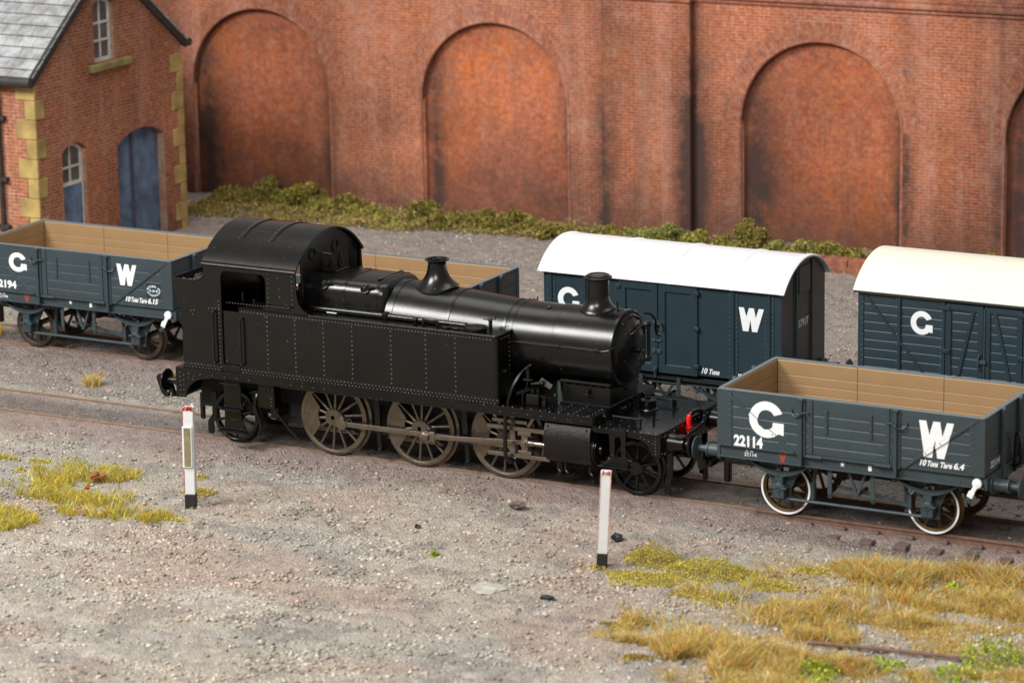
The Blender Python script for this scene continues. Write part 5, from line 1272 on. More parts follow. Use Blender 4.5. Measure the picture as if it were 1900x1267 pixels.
def sash(y0, y1, z0, zs, zt, nx, nz, xs, name='window'):
    b = MB(); out = [(y0, z0), (y1, z0)]+seg_top(y0, y1, zs, zt)
    i0, i1, j0 = y0+.07, y1-.07, z0+.08
    hs = []
    top = seg_top(i0, i1, zs-.05, zt-.08)
    b.plate(out, 'x', xs-.05, xs, [[(i0, j0), (i1, j0)]+top])
    w_ = (i1-i0)/nx
    for k in range(1, nx): b.box(xs-.035, xs-.008, i0+k*w_-.022, i0+k*w_+.022, j0, zt-.07)
    for k in range(1, nz): z = j0+(zs-.02-j0)*k/nz; b.box(xs-.037, xs-.006, i0, i1, z-.025, z+.025)
    f = b.build(name, 'frame', house)
    g = MB(); g.plate([(i0, j0), (i1, j0)]+top, 'x', xs-.045, xs-.040); g.build('glazing', 'glass', f)
    return f
w1 = sash(*OP['up'][:5], 2, 3, -.10)
b = MB(); b.box(-.1, .12, -3.60, -1.98, 4.18, 4.345, .015); b.build('window_sill', 'sill_stone', house)
gd = sash(-4.79, -3.87, 1.70, 2.49, 2.69, 2, 2, -.12, 'glazed_door')
b = MB(); b.plate([(-4.79, -.28), (-3.87, -.28), (-3.87, 1.69), (-4.79, 1.69)], 'x', -.17, -.13)
for y in (-4.70, -4.32): b.box(-.135, -.115, y, y+.34, -.1, 1.55, .01)
b.build('door_panel', 'blue', gd)
b = MB(); b.box(-.18, -.11, -3.90, -3.865, -.28, 2.4); b.build('door_post', 'frame', gd)
n = 9; yw = (2.62-.66)/n
for lo_, hi_ in ((0, 4), (4, 9)):
    dd = MB()
    for i in range(lo_, hi_):
        y0 = -2.62+i*yw; yc = y0+yw/2; tp = 2.60-((yc+1.64)/.98)**2*.29; g_ = .0
        dd.box(-.24, -.20, y0+g_, y0+yw-g_, -.28, tp+.03, .010)
    lf_ = dd.build('door_leaf', 'blue', house)
    if lo_ == 0:
        b = MB(); b.box(-.199, -.175, -2.62+3.6*yw, -2.62+4.1*yw, -.28, 2.57, .006); b.build('meeting_strip', 'blue_dark', lf_)
b = MB(); b.box(-8.6, -.35, GY0+.35, GY1-.35, -.2, 4.2); b.build('interior', 'dark', house)
# quoins
for k in range(10):
    z0 = 4.19-.447*(k+1)+.14; lng = k % 2 == 0
    b = MB(); b.box(-(.50 if lng else .26), .025, GY0-.025, GY0+(.05 if lng else .34), z0+.006, z0+.441, .012); b.build('quoin', 'stone', house)
    z0 -= .22
    b = MB(); b.box(-(.40 if not lng else .22), .025, GY1-(.44 if lng else .20), GY1+.025, z0+.006, z0+.441, .012); b.build('quoin', 'stone', house)
# slate roof laid in stepped courses
def slate_mat():
    m, nt, bb = new_mat('roof_slate'); N, L = nt.nodes, nt.links
    tc = N.new('ShaderNodeTexCoord'); mp = N.new('ShaderNodeMapping'); L.new(tc.outputs['UV'], mp.inputs['Vector'])
    br = N.new('ShaderNodeTexBrick'); L.new(mp.outputs[0], br.inputs['Vector']); br.inputs['Scale'].default_value = 1
    br.inputs['Brick Width'].default_value = .40; br.inputs['Row Height'].default_value = .34; br.inputs['Mortar Size'].default_value = .009
    br.inputs['Color1'].default_value = (.355, .37, .378, 1); br.inputs['Color2'].default_value = (.30, .317, .33, 1); br.inputs['Mortar'].default_value = (.15, .147, .145, 1)
    n = N.new('ShaderNodeTexNoise'); n.inputs['Scale'].default_value = 2.5; n.inputs['Detail'].default_value = 8; n.inputs['Roughness'].default_value = .7; L.new(tc.outputs['Object'], n.inputs['Vector'])
    r = N.new('ShaderNodeValToRGB'); r.color_ramp.elements[0].position = .42; r.color_ramp.elements[0].color = (.55, .50, .45, 1); r.color_ramp.elements[1].position = .58; r.color_ramp.elements[1].color = (1.1, 1.1, 1.1, 1); L.new(n.outputs['Fac'], r.inputs['Fac'])
    mx = N.new('ShaderNodeMix'); mx.data_type = 'RGBA'; mx.blend_type = 'MULTIPLY'; mx.inputs['Factor'].default_value = .8
    L.new(br.outputs['Color'], mx.inputs[6]); L.new(r.outputs['Color'], mx.inputs[7]); L.new(mx.outputs[2], bb.inputs['Base Color'])
    bb.inputs['Roughness'].default_value = .7
    return m
M['slate'] = slate_mat()
roofs = None
for s in (-1, 1):
    e = Vector((0, GY0-.22 if s < 0 else GY1+.24, EZ-.02)); ap = Vector((0, AY, AZ+.14))
    dv = (ap-e); Ls = dv.length; dv.normalize(); nn = Vector((0, -dv.z*s*-1, 0)); nn = Vector((0, s*dv.z, abs(dv.y)))
    b = MB(); nc = int(Ls/.34)+1; st = Ls/nc
    for k in range(nc):
        p0 = e+dv*(k*st); p1 = e+dv*((k+1)*st+.02)
        q = [p0+nn*.048, p1+nn*.026, p1, p0]
        b.prism([(v.y, v.z) for v in q], 'x', -9.3, .10)
    o = b.build('roof_slope', 'slate', house, smooth=False)
    uvl = o.data.uv_layers.new(name='UV')
    for poly in o.data.polygons:
        for li in poly.loop_indices:
            v = o.data.vertices[o.data.loops[li].vertex_index].co; t = (Vector((0, v.y, v.z))-e).dot(dv); uvl.data[li].uv = (v.x, t*.34/st+.001)
    b = MB(); b.prism([((e+nn*.05).y, (e+nn*.05).z), ((ap+nn*.05).y, (ap+nn*.05).z), ((ap-nn*.16).y, (ap-nn*.16).z), ((e-nn*.16).y, (e-nn*.16).z)], 'x', .004, .085); b.build('verge_board', 'soot_board', house)
b = MB(); b.box(-9.3, .1, AY-.12, AY+.12, AZ+.12, AZ+.24, .04); b.build('ridge', 'soot_board', house)
b = MB(); b.lathe((-9.3, GY0-.24, EZ-.03), (1, 0, 0), [(.12, 0), (.12, 9.42)], 14); b.box(-9.3, .0, GY0-.16, GY0-.0, EZ-.16, EZ-.02); g = b.build('gutter', 'iron', house)
b = MB(); b.lathe((-9.3, GY1+.24, EZ-.03), (1, 0, 0), [(.10, 0), (.10, 9.42)], 14); b.build('gutter', 'iron', house)
b = MB(); b.tube([(-.95, GY0-.22, EZ-.1), (-.95, GY0-.18, EZ-.25), (-.95, GY0-.10, EZ-.42), (-.95, GY0-.10, -.2)], .055, 10)
for z in (3.45, 2.05, .95): b.box(-1.12, -.78, GY0-.14, GY0-.01, z-.05, z+.05, .01); b.lathe((-.95, GY0-.10, z-.06), (0, 0, 1), [(.075, 0), (.075, .12)], 12)
b.build('downpipe', 'iron', house)

# ------------------------------------------------------------------ ground
def axis(a, lo, hi, b_, fine, coarse):
    return np.concatenate([np.arange(a, lo, coarse), np.arange(lo, hi, fine), np.arange(hi, b_+coarse, coarse)])
gx_ = axis(-60, -19, 15.5, 60, .062, 1.5); gy_ = axis(-60, -13.6, 20.2, 45, .062, 1.5)
X, Y = np.meshgrid(gx_, gy_, indexing='ij')
Z = gz(X, Y)
trackm = np.maximum(np.exp(-(Y/1.35)**6), np.exp(-((Y-TY)/1.35)**6))
rough = .032*(V2.fbm(X*3.1, Y*3.1, 4)-.5)+.050*(V3.fbm(X*8, Y*8, 2)-.5)+.030*(RNG.random(X.shape)-.5)
lump = .06*sstep(.55, .8, V1.fbm(X*1.9+40, Y*1.9, 3))*(V2.fbm(X*6, Y*6, 2))
railclear = (np.abs(np.abs(Y)-.627) < .10) | (np.abs(np.abs(Y-TY)-.627) < .10)
Z = Z+(rough+lump*.5)*np.where(railclear, .12, 1.)
Z = np.where(railclear, np.minimum(Z, np.where((X > 6.6) & (Y < 0) & (Y > -1), -.12, -.022)), Z)
def ground_color(x, y):
    f = V1.fbm(x*.32, y*.55, 4); g = V2.fbm(x*.9, y*1.3, 4); h = V3.fbm(x*2.2, y*3, 4)
    base = np.stack([.350+0*x, .311+0*x, .264+0*x], -1)
    def mixc(c, k):
        return base*(1-k[..., None])+np.array(c)*k[..., None]
    base = mixc((.312, .293, .262), sstep(.42, .60, f))
    base = mixc((.42, .385, .345), .75*sstep(.52, .72, g)*sstep(-3.5, -8, y))
    base = mixc((.335, .265, .222), .75*sstep(.52, .70, V2.fbm(x*.45+9, y*.8, 3)))
    base = mixc((.29, .20, .175), .5*sstep(.66, .78, h))
    base = mixc((.21, .19, .175), .55*sstep(.55, .7, V3.fbm(x*1.3+60, y*1.6, 4)))
    shoulder = np.maximum(np.exp(-((y+1.0)/.75)**4), np.exp(-((y-TY+1.1)/.8)**4)); base = mixc((.235, .180, .163), .8*shoulder)
    tr = np.maximum(np.exp(-(y/.62)**8), np.exp(-((y-TY)/.62)**8)); base = mixc((.145, .125, .115), .85*tr)
    mid = sstep(.8, 1.5, y)*sstep(3.6, 2.9, y); base = mixc((.225, .20, .185), .65*mid)
    gr = sstep(7.0, 8.6, x+1.2*(V2.fbm(x*1.5, y*1.5, 3)-.5))*sstep(-1.6, -2.6, y)*sstep(.35, .55, V3.fbm(x*1.1+4, y*1.3, 3)); base = mixc((.36, .26, .13), .6*gr)
    back = sstep(6., 8., y); base = mixc((.27, .235, .215), .7*back)
    return base*(.78+.44*V1.fbm(x*7, y*7, 3))[..., None]
cols = ground_color(X, Y).reshape(-1, 3)
nx, ny = X.shape
idx = np.arange(nx*ny).reshape(nx, ny)
quads = np.stack([idx[:-1, :-1], idx[1:, :-1], idx[1:, 1:], idx[:-1, 1:]], -1).reshape(-1, 4)
def ground_mat():
    m, nt, b = new_mat('dusty_ballast'); N, L = nt.nodes, nt.links
    a = N.new('ShaderNodeAttribute'); a.attribute_name = 'Col'; tc = N.new('ShaderNodeTexCoord')
    n = N.new('ShaderNodeTexNoise'); n.inputs['Scale'].default_value = 16; n.inputs['Detail'].default_value = 8; n.inputs['Roughness'].default_value = .75; L.new(tc.outputs['Object'], n.inputs['Vector'])
    r = N.new('ShaderNodeValToRGB'); r.color_ramp.elements[0].position = .36; r.color_ramp.elements[0].color = (.72, .71, .70, 1); r.color_ramp.elements[1].position = .66; r.color_ramp.elements[1].color = (1.18, 1.17, 1.15, 1); L.new(n.outputs['Fac'], r.inputs['Fac'])
    mx = N.new('ShaderNodeMix'); mx.data_type = 'RGBA'; mx.blend_type = 'MULTIPLY'; mx.inputs['Factor'].default_value = 1
    L.new(a.outputs['Color'], mx.inputs[6]); L.new(r.outputs['Color'], mx.inputs[7]); L.new(mx.outputs[2], b.inputs['Base Color'])
    v = N.new('ShaderNodeTexVoronoi'); v.inputs['Scale'].default_value = 22; L.new(tc.outputs['Object'], v.inputs['Vector'])
    bp = N.new('ShaderNodeBump'); bp.inputs['Strength'].default_value = .8; bp.inputs['Distance'].default_value = .03
    sm = N.new('ShaderNodeMath'); sm.operation = 'SUBTRACT'; L.new(n.outputs['Fac'], sm.inputs[0]); L.new(v.outputs['Distance'], sm.inputs[1])
    L.new(sm.outputs[0], bp.inputs['Height']); L.new(bp.outputs['Normal'], b.inputs['Normal'])
    b.inputs['Roughness'].default_value = .95; b.inputs['Specular IOR Level'].default_value = .12
    return m
M['ground'] = ground_mat()
g = np_mesh('ground', np.stack([X, Y, Z], -1).reshape(-1, 3), [quads], 'ground', cols, smooth=True); g['kind'] = 'structure'

def project(P):
    q = np.asarray(P)-np.array(CAMPOS); z = q@np.array(d)
    return 950+6426.5*(q@np.array(Rv))/z, 633.5-6426.5*(q@np.array(Uv))/z
def in_view(x, y, mar=160):
    px, py = project(np.stack([x, y, gz(x, y)], -1)); return (px > -mar) & (px < 1900+mar) & (py > -100) & (py < 1267+mar)

# loose stones
def ico():
    bm = bmesh.new(); bmesh.ops.create_icosphere(bm, subdivisions=1, radius=1); v = np.array([q.co[:] for q in bm.verts]); f = np.array([[w.index for w in q.verts] for q in bm.faces]); bm.free(); return v, f
IV, IF = ico()
def stones(name, x, y, size, cols, label, flat=.6, zoff=0.):
    n = len(x); k = len(IV)
    j = 1+.45*(RNG.random((n, k, 1))-.5)
    sc = np.stack([size*(.8+.6*RNG.random(n)), size*(.7+.5*RNG.random(n)), size*flat*(.7+.6*RNG.random(n))], -1)[:, None, :]
    P = IV[None]*j*sc
    t = RNG.random(n)*2*PI; c, s = np.cos(t)[:, None], np.sin(t)[:, None]
    px = P[..., 0]*c-P[..., 1]*s; py = P[..., 0]*s+P[..., 1]*c
    tilt = (RNG.random(n)-.5)[:, None]*.8
    pz = P[..., 2]+px*tilt
    V = np.stack([px+x[:, None], py+y[:, None], pz+(gz(x, y)+size*.12+zoff)[:, None]], -1).reshape(-1, 3)
    F = (IF[None]+(np.arange(n)*k)[:, None, None]).reshape(-1, 3)
    o = np_mesh(name, V, [F], 'stonecol', np.repeat(cols, k, 0)); o['kind'] = 'stuff'; o['label'] = label; return o
def pick(pal, n, var=.2):
    pal = np.array(pal); return pal[RNG.integers(0, len(pal), n)]*(1+var*(RNG.random((n, 1))*2-1))
N_ = 340000
x = RNG.uniform(-21, 15.5, N_); y = RNG.uniform(-13.4, 19.3, N_)
dens = .22+.78*sstep(.46, .66, V2.fbm(x*.55+3, y*.8, 4)); dens *= np.where(y < -1.3, 1., .75)
dens *= np.where((np.abs(y) < 1.2) | (np.abs(y-TY) < 1.2), .18, 1.)
k = (RNG.random(N_) < dens*.72) & in_view(x, y)
near_rail = (np.abs(np.abs(y)-.627) < .17) | (np.abs(np.abs(y-TY)-.627) < .17)
k &= ~near_rail
x, y = x[k], y[k]
sz = .011+.030*RNG.random(len(x))**2.4+.006*(y < -3)
c = ground_color(x, y)*(.62+.85*RNG.random((len(x), 1)))*np.array([1., .985, .93]); lite = RNG.random(len(x)) < (.07+.14*sstep(-5, -11, y)); c[lite] = pick([(.50, .44, .35), (.42, .33, .23), (.46, .41, .36), (.55, .50, .43), (.40, .32, .25)], lite.sum())
stones('gravel', x, y, sz, c, 'fine loose gravel scattered over the yard')
N2 = 900
x = RNG.uniform(-20, 15, N2); y = RNG.uniform(-13, 17, N2)
k = in_view(x, y) & (np.abs(y) > 1.3) & (np.abs(y-TY) > 1.3) & (V1.fbm(x*.4+7, y*.6, 3) > .5)
x, y = x[k], y[k]
stones('pebbles', x, y, .045+.035*RNG.random(len(x))**2, pick([(.48, .42, .34), (.36, .33, .30), (.28, .22, .18), (.40, .28, .20), (.22, .20, .19)], len(x)), 'larger pale pebbles dotted over the yard', .65)

# ------------------------------------------------------------------ railway tracks
def track(y0, label, sleepers):
    t = thing('railway_track', label, 'railway track', (0, y0, 0))
    for s in (-1, 1):
        b = MB(); yc = s*.627; hw = .036
        b.prism([(yc-.07, -.155), (yc+.07, -.155), (yc+.07, -.135), (yc+.012, -.115), (yc+.012, -.045), (yc+hw, -.035), (yc+hw, -.006), (yc+hw-.006, 0), (yc-hw+.006, 0), (yc-hw, -.006), (yc-hw, -.035), (yc-.012, -.045), (yc-.012, -.115), (yc-.07, -.135)], 'x', -45, 24)
        r = b.build('rail', 'rail_rust', t, angle=20)
        b = MB(); b.box(-45, 6.5 if y0 == 0 and s < 0 else 24, yc-.030, yc+.030, -.004, .003); b.build('rail_head', 'rail_top', r)
    for x in sleepers:
        b = MB(); b.box(x-.125, x+.125, -1.20, 1.20, -.30, -.148, .015)
        for s in (-1, 1):
            b.box(x-.10, x+.10, s*.627-.19, s*.627-.075, -.151, -.075, .02); b.box(x-.10, x+.10, s*.627+.075, s*.627+.19, -.151, -.075, .02)
            for e in (-.05, .05): b.rivet((x+e, s*.627-.15, -.075), (0, 0, 1), .02, .02)
        for kk in range(4): b.box(x-.11, x+.11, -1.15+kk*.035, -1.135+kk*.035, -.150, -.140, .003)
        b.build('sleeper', 'sleeper', t)
    return t
track(0, 'front railway track under the black engine and wagon 22114', [9.385+.612*k for k in range(-4, 8)])
track(TY, 'back railway track under the two vans, buried in ballast', [])

# ------------------------------------------------------------------ marker posts
def post(x, y, h, w, tilt, label, plaque):
    t = thing('marker_post', label, 'post', (x, y, -.2))
    t.rotation_euler = (tilt[0], tilt[1], math.radians(24))
    b = MB(); sec = lambda z, e=0: [(-w/2, -w/2, z), (w/2-e, -w/2, z), (w/2, w/2, z), (-w/2, w/2, z)]
    b.box(-w/2, w/2, -w/2, w/2, .31, h, .012)
    b.build('post_shaft', 'postwhite', t)
    b = MB(); b.box(-w/2-.003, w/2+.003, -w/2-.003, w/2+.003, -.1, .309, .010); b.build('black_foot', 'patch_black', t)
    # rubbed arris and top showing through the paint
    rr = random.Random(int(x*10)); wm = 'postwear' if plaque is None else 'lid_red'
    for sx in ((-1, 1) if plaque is None else (-1,)):
        wv = MB(); z = .34
        while z < h-.02:
            L_ = .015+.06*rr.random()
            q = (.004+.010*rr.random())*(1 if plaque is None else .6)
            wv.box(min(sx*(w/2+.003), sx*(w/2-q)), max(sx*(w/2+.003), sx*(w/2-q)), -w/2-.003, -w/2+.006, z, min(h-.006, z+L_), .001)
            z += L_*.97
        wv.build('worn_paint_edge', wm, t)
    wv = MB()
    for k in range(14):
        u = -w/2+w*rr.random()*.85; wv.box(u, u+.03, -w/2-.002, -w/2+.14*rr.random(), h-.03-.03*rr.random(), h+.003, .001)
    wv.build('worn_top', wm, t)
    if plaque:
        b = MB(); b.box(-w/2-.012, w/2-.02, -w/2-.035, -w/2-.001, plaque[0]-.03, plaque[1]+.03, .015); p_ = b.build('plaque_frame', 'postwhite', t)
        b = MB(); b.box(-w/2+.018, w/2-.05, -w/2-.040, -w/2-.034, plaque[0], plaque[1], .003); b.build('plaque', 'drab', p_)
    return t
post(-2.60, -4.28, 1.865, .185, (0, math.radians(.6), 0), 'white marker post with black foot and drab plate, before the cab', (.83, 1.52))
post(5.43, -4.30, 1.70, .17, (math.radians(1), math.radians(3.2), 0), 'plain leaning white marker post with black foot', None)

# ------------------------------------------------------------------ vegetation
def blades(name, x, y, h, pal, label=None, width=.010, lean=.9, var=.3, stuff=True, cat=None):
    n = len(x); h = np.asarray(h)
    t = RNG.random(n)*2*PI; ln = lean*(.25+RNG.random(n))*h
    dx, dy = np.cos(t)*ln, np.sin(t)*ln
    wa = RNG.random(n)*PI; wx, wy = np.cos(wa)*width*(.6+.8*RNG.random(n)), np.sin(wa)*width*(.6+.8*RNG.random(n))
    z = gz(x, y)-.02
    b0 = np.stack([x-wx, y-wy, z], -1); b1 = np.stack([x+wx, y+wy, z], -1)
    m0 = np.stack([x+.35*dx-.8*wx, y+.35*dy-.8*wy, z+.58*h], -1); m1 = np.stack([x+.35*dx+.8*wx, y+.35*dy+.8*wy, z+.58*h], -1)
    tp = np.stack([x+dx, y+dy, z+h*(1-.25*RNG.random(n))], -1)
    V = np.stack([b0, b1, m1, m0, tp], 1).reshape(-1, 3); o = (np.arange(n)*5)[:, None]
    q = o+np.array([[0, 1, 2, 3]]); tr = o+np.array([[3, 2, 4]])
    c = np.repeat(pick(pal, n, var), 5, 0)
    ob = np_mesh(name, V, [q, tr], 'grasscol', c)
    if stuff: ob['kind'] = 'stuff'
    if label: ob['label'] = label
    if cat: ob['category'] = cat
    return ob
def inpoly(x, y, P):
    r = np.zeros(len(x), bool); n = len(P)
    for i in range(n):
        (x0, y0), (x1, y1) = P[i], P[(i+1) % n]
        c = ((y0 > y) != (y1 > y)) & (x < (x1-x0)*(y-y0)/(y1-y0+1e-12)+x0); r ^= c
    return r
def in_ell(x, y, cx, cy, rx, ry, rot=0, ragged=.35, seed=0):
    c, s = math.cos(rot), math.sin(rot); u = ((x-cx)*c+(y-cy)*s)/rx; v = (-(x-cx)*s+(y-cy)*c)/ry
    return np.sqrt(u*u+v*v)+ragged*(V1.fbm(x*2.3+seed, y*2.3, 3)-.5)*2 < 1
STRAW = [(.72, .47, .14), (.64, .37, .08), (.60, .28, .06), (.80, .64, .32), (.52, .44, .12), (.68, .52, .19), (.84, .74, .46), (.38, .46, .28), (.74, .50, .13), (.62, .33, .07), (.60, .52, .12), (.50, .48, .14), (.76, .62, .22), (.72, .58, .16)]
GREENISH = [(.64, .52, .09), (.56, .49, .08), (.38, .41, .08), (.70, .48, .08), (.40, .48, .22), (.62, .40, .06), (.66, .56, .12)]
GP = [(6.9, -7.1), (7.5, -5.2), (8.1, -3.7), (8.7, -2.6), (10.3, -2.05), (12.2, -1.85), (14.5, -2.2), (16, -5), (15, -9), (11, -10.2), (9.9, -9.0), (9.2, -8.5), (8.4, -7.9)]
n = 250000; x = RNG.uniform(6.5, 15.5, n); y = RNG.uniform(-10, -1.8, n)
w = V2.fbm(x*1.1+5, y*1.4, 4); ed = (V1.fbm(x*1.8, y*1.8, 3)-.5)*2.2
k = inpoly(x+ed, y+ed*.6, GP) & (RNG.random(n) < sstep(.42, .60, w)*.9+.07) & in_view(x, y)
bare = in_ell(x, y, 10.9, -6.55, 1.9, .42, .16, .25, 3) | in_ell(x, y, 9.1, -4.3, .8, .25, .1, .3, 9)
k &= ~bare
x, y = x[k], y[k]; tall = sstep(.42, .7, V3.fbm(x*.8+2, y*1.1, 3))
blades('grass', x, y, (.06+.22*tall)*(.5+.9*RNG.random(len(x))), STRAW, 'dry straw coloured grass covering the lower right corner', width=.0085)
n = 30000; x = RNG.uniform(-7.6, -1.8, n); y = RNG.uniform(-6.4, -2, n)
k = (in_ell(x, y, -5.62, -4.15, .80, .75, .3, .9, 1) | in_ell(x, y, -4.15, -4.90, 1.30, .55, -.28, .9, 5) | in_ell(x, y, -5.1, -3.25, .95, .42, -.1, .9, 7) | in_ell(x, y, -3.2, -5.0, .8, .22, -.1, .8, 17)) & ~in_ell(x, y, -4.75, -4.2, .55, .26, -.2, .4, 2) & (RNG.random(n) < sstep(.30, .52, V2.fbm(x*2.5, y*2.5, 3))*.85+.08)
x, y = x[k], y[k]; blades('grass', x, y, .07+.19*RNG.random(len(x)), GREENISH, 'patch of yellow green grass left of the drab plated post', lean=1.1)
n = 5500; x = RNG.uniform(-6.2, -3.6, n); y = RNG.uniform(-7.4, -5.4, n); k = in_ell(x, y, -5.15, -6.35, .75, .60, .3, .8, 1)
x, y = x[k], y[k]; blades('grass', x, y, .08+.20*RNG.random(len(x)), GREENISH, 'small green grass patch at the left edge of the picture', lean=1.1)
def tuft(px, py, r, h, n, label, pal=GREENISH):
    a_ = RNG.random(n)*2*PI; q = r*np.sqrt(RNG.random(n)); x = px+q*np.cos(a_); y = py+q*np.sin(a_)
    o = blades('grass_tuft', x, y, h*(.5+.6*RNG.random(n)), pal, label, lean=.9, stuff=False, cat='grass tuft', width=.007); return o
tuft(-9.05, 1.95, .16, .34, 260, 'single straw coloured grass tuft between the tracks, left of the engine', STRAW)
tuft(-6.55, 2.55, .16, .42, 160, 'thin dry grass tuft just behind the engine rear buffer', STRAW)
tuft(-13.6, 4.3, .5, .30, 900, 'grass growing under wagon 22194 on the back track')

def flock(name, x, y, z, size, pal, label=None, stuff=True, cat=None, var=.25, group=None):
    """clump foliage: many small crumpled flakes"""
    n = len(x)
    R = RNG.normal(size=(n, 3, 3)); R /= np.linalg.norm(R, axis=2, keepdims=True)
    s = (size*(.6+.8*RNG.random(n)))[:, None]
    C_ = np.stack([x, y, z], -1)
    V = np.stack([C_+R[:, 0]*s, C_+R[:, 1]*s, C_+R[:, 2]*s, C_-R[:, 0]*s*.8], 1).reshape(-1, 3)
    o = (np.arange(n)*4)[:, None]; F = np.concatenate([o+np.array([[0, 1, 2]]), o+np.array([[1, 3, 2]]), o+np.array([[0, 3, 1]])])
    ob = np_mesh(name, V, [F], 'leafcol', np.repeat(pick(pal, n, var), 4, 0))
    if stuff: ob['kind'] = 'stuff'
    if label: ob['label'] = label
    if cat: ob['category'] = cat
    if group: ob['group'] = group
    return ob
MOSS = [(.72, .60, .13), (.60, .50, .09), (.80, .68, .20), (.46, .37, .06)]
def moss(spots, label, n=13000, pal=MOSS, size=.015):
    xs, ys, zs = [], [], []
    for cx, cy, rx, ry, h, sd in spots:
        m_ = int(n*rx*ry*4); x = RNG.uniform(cx-rx*1.5, cx+rx*1.5, m_); y = RNG.uniform(cy-ry*1.5, cy+ry*1.5, m_)
        k = in_ell(x, y, cx, cy, rx, ry, .15, .55, sd); x, y = x[k], y[k]
        u = np.clip(1-((x-cx)/rx)**2-((y-cy)/ry)**2, 0, 1); lum = .4+1.0*V3.fbm(x*6, y*6, 3)
        xs.append(x); ys.append(y); zs.append(gz(x, y)-.01+RNG.random(len(x))*(.03+h*u*lum))
    return flock('moss', np.concatenate(xs), np.concatenate(ys), np.concatenate(zs), size, pal, label)
moss([(6.05, -3.62, .50, .42, .34, 1), (7.15, -3.85, .80, .50, .28, 2)], 'bushy olive moss mound right of the plain leaning post')
moss([(6.35, -4.6, .85, .42, .07, 3), (7.6, -4.95, .62, .36, .06, 4), (8.25, -4.05, .45, .36, .05, 5), (8.6, -3.05, .4, .18, .05, 6), (5.42, -4.36, .20, .10, .08, 7)], 'flat yellow moss in front of the bushy moss mound')
moss([(-2.73, -5.02, .55, .15, .03, 8), (-2.95, -3.45, .36, .22, .05, 9), (-3.43, -2.70, .16, .16, .12, 10), (-2.6, -4.33, .16, .09, .05, 11), (-7.55, -3.05, .35, .16, .05, 12), (-6.76, -2.98, .28, .13, .04, 13), (-6.76, -3.62, .12, .1, .06, 14)], 'yellow green moss scraps around the drab plated post')
moss([(7.6, -7.45, .55, .16, .04, 15), (6.95, -6.9, .3, .12, .04, 16), (8.0, -8.1, .28, .14, .04, 17), (7.4, -6.6, .28, .10, .04, 18), (8.4, -7.9, .2, .14, .04, 19)], 'ochre moss scraps left of the dry grass', pal=[(.46, .33, .05), (.38, .25, .04), (.42, .30, .07)])
moss([(-7.55, 3.05, .55, .14, .12, 25)], 'bright moss between the tracks behind the cab', pal=[(.42, .40, .04), (.34, .34, .04)])
LIME = [(.44, .58, .03), (.54, .64, .05), (.32, .46, .03), (.60, .62, .10)]
def sprig(x, y, r, h, n, label, pal=LIME):
    a_ = RNG.random(n)*2*PI; q = r*np.sqrt(RNG.random(n)); px = x+q*np.cos(a_); py = y+q*np.sin(a_); z = gz(px, py)+h*RNG.random(n)*np.sqrt(np.clip(1-(q/r)**2, .1, 1))
    return flock('weed_shrub', px, py, z, .030, pal, label, stuff=False, cat='weed')
sprig(2.62, -4.88, .07, .12, 60, 'tiny bright lime green weed alone on the grey gravel')
for x, y, r, h, n, lb in ((10.65, -7.6, .38, .22, 360, 'lime green weed at the bottom edge below the dry grass'), (12.8, -5.9, .50, .42, 560, 'tall lime green weed with white flowers in the bottom right corner'), (11.0, -2.9, .14, .14, 90, 'lime weed in the dry grass below the wheels of the white wheeled wagon'), (11.75, -3.3, .11, .12, 70, 'small yellow green weed among dry grass, nearest wagon 22114 buffer'), (11.45, -6.85, .36, .13, 240, 'low lime green weed beside the rusty rod'), (12.55, -6.75, .40, .16, 260, 'lime green weed below the flowering one, bottom right')):
    sprig(x, y, r, h, n, lb)
x = 12.8+.34*RNG.normal(size=40); y = -5.9+.34*RNG.normal(size=40)
fl = flock('flowers', x, y, gz(x, y)+.28+.16*RNG.random(40), .030, [(.75, .75, .62), (.8, .78, .7)], 'small white flowers on the lime green weed in the corner')

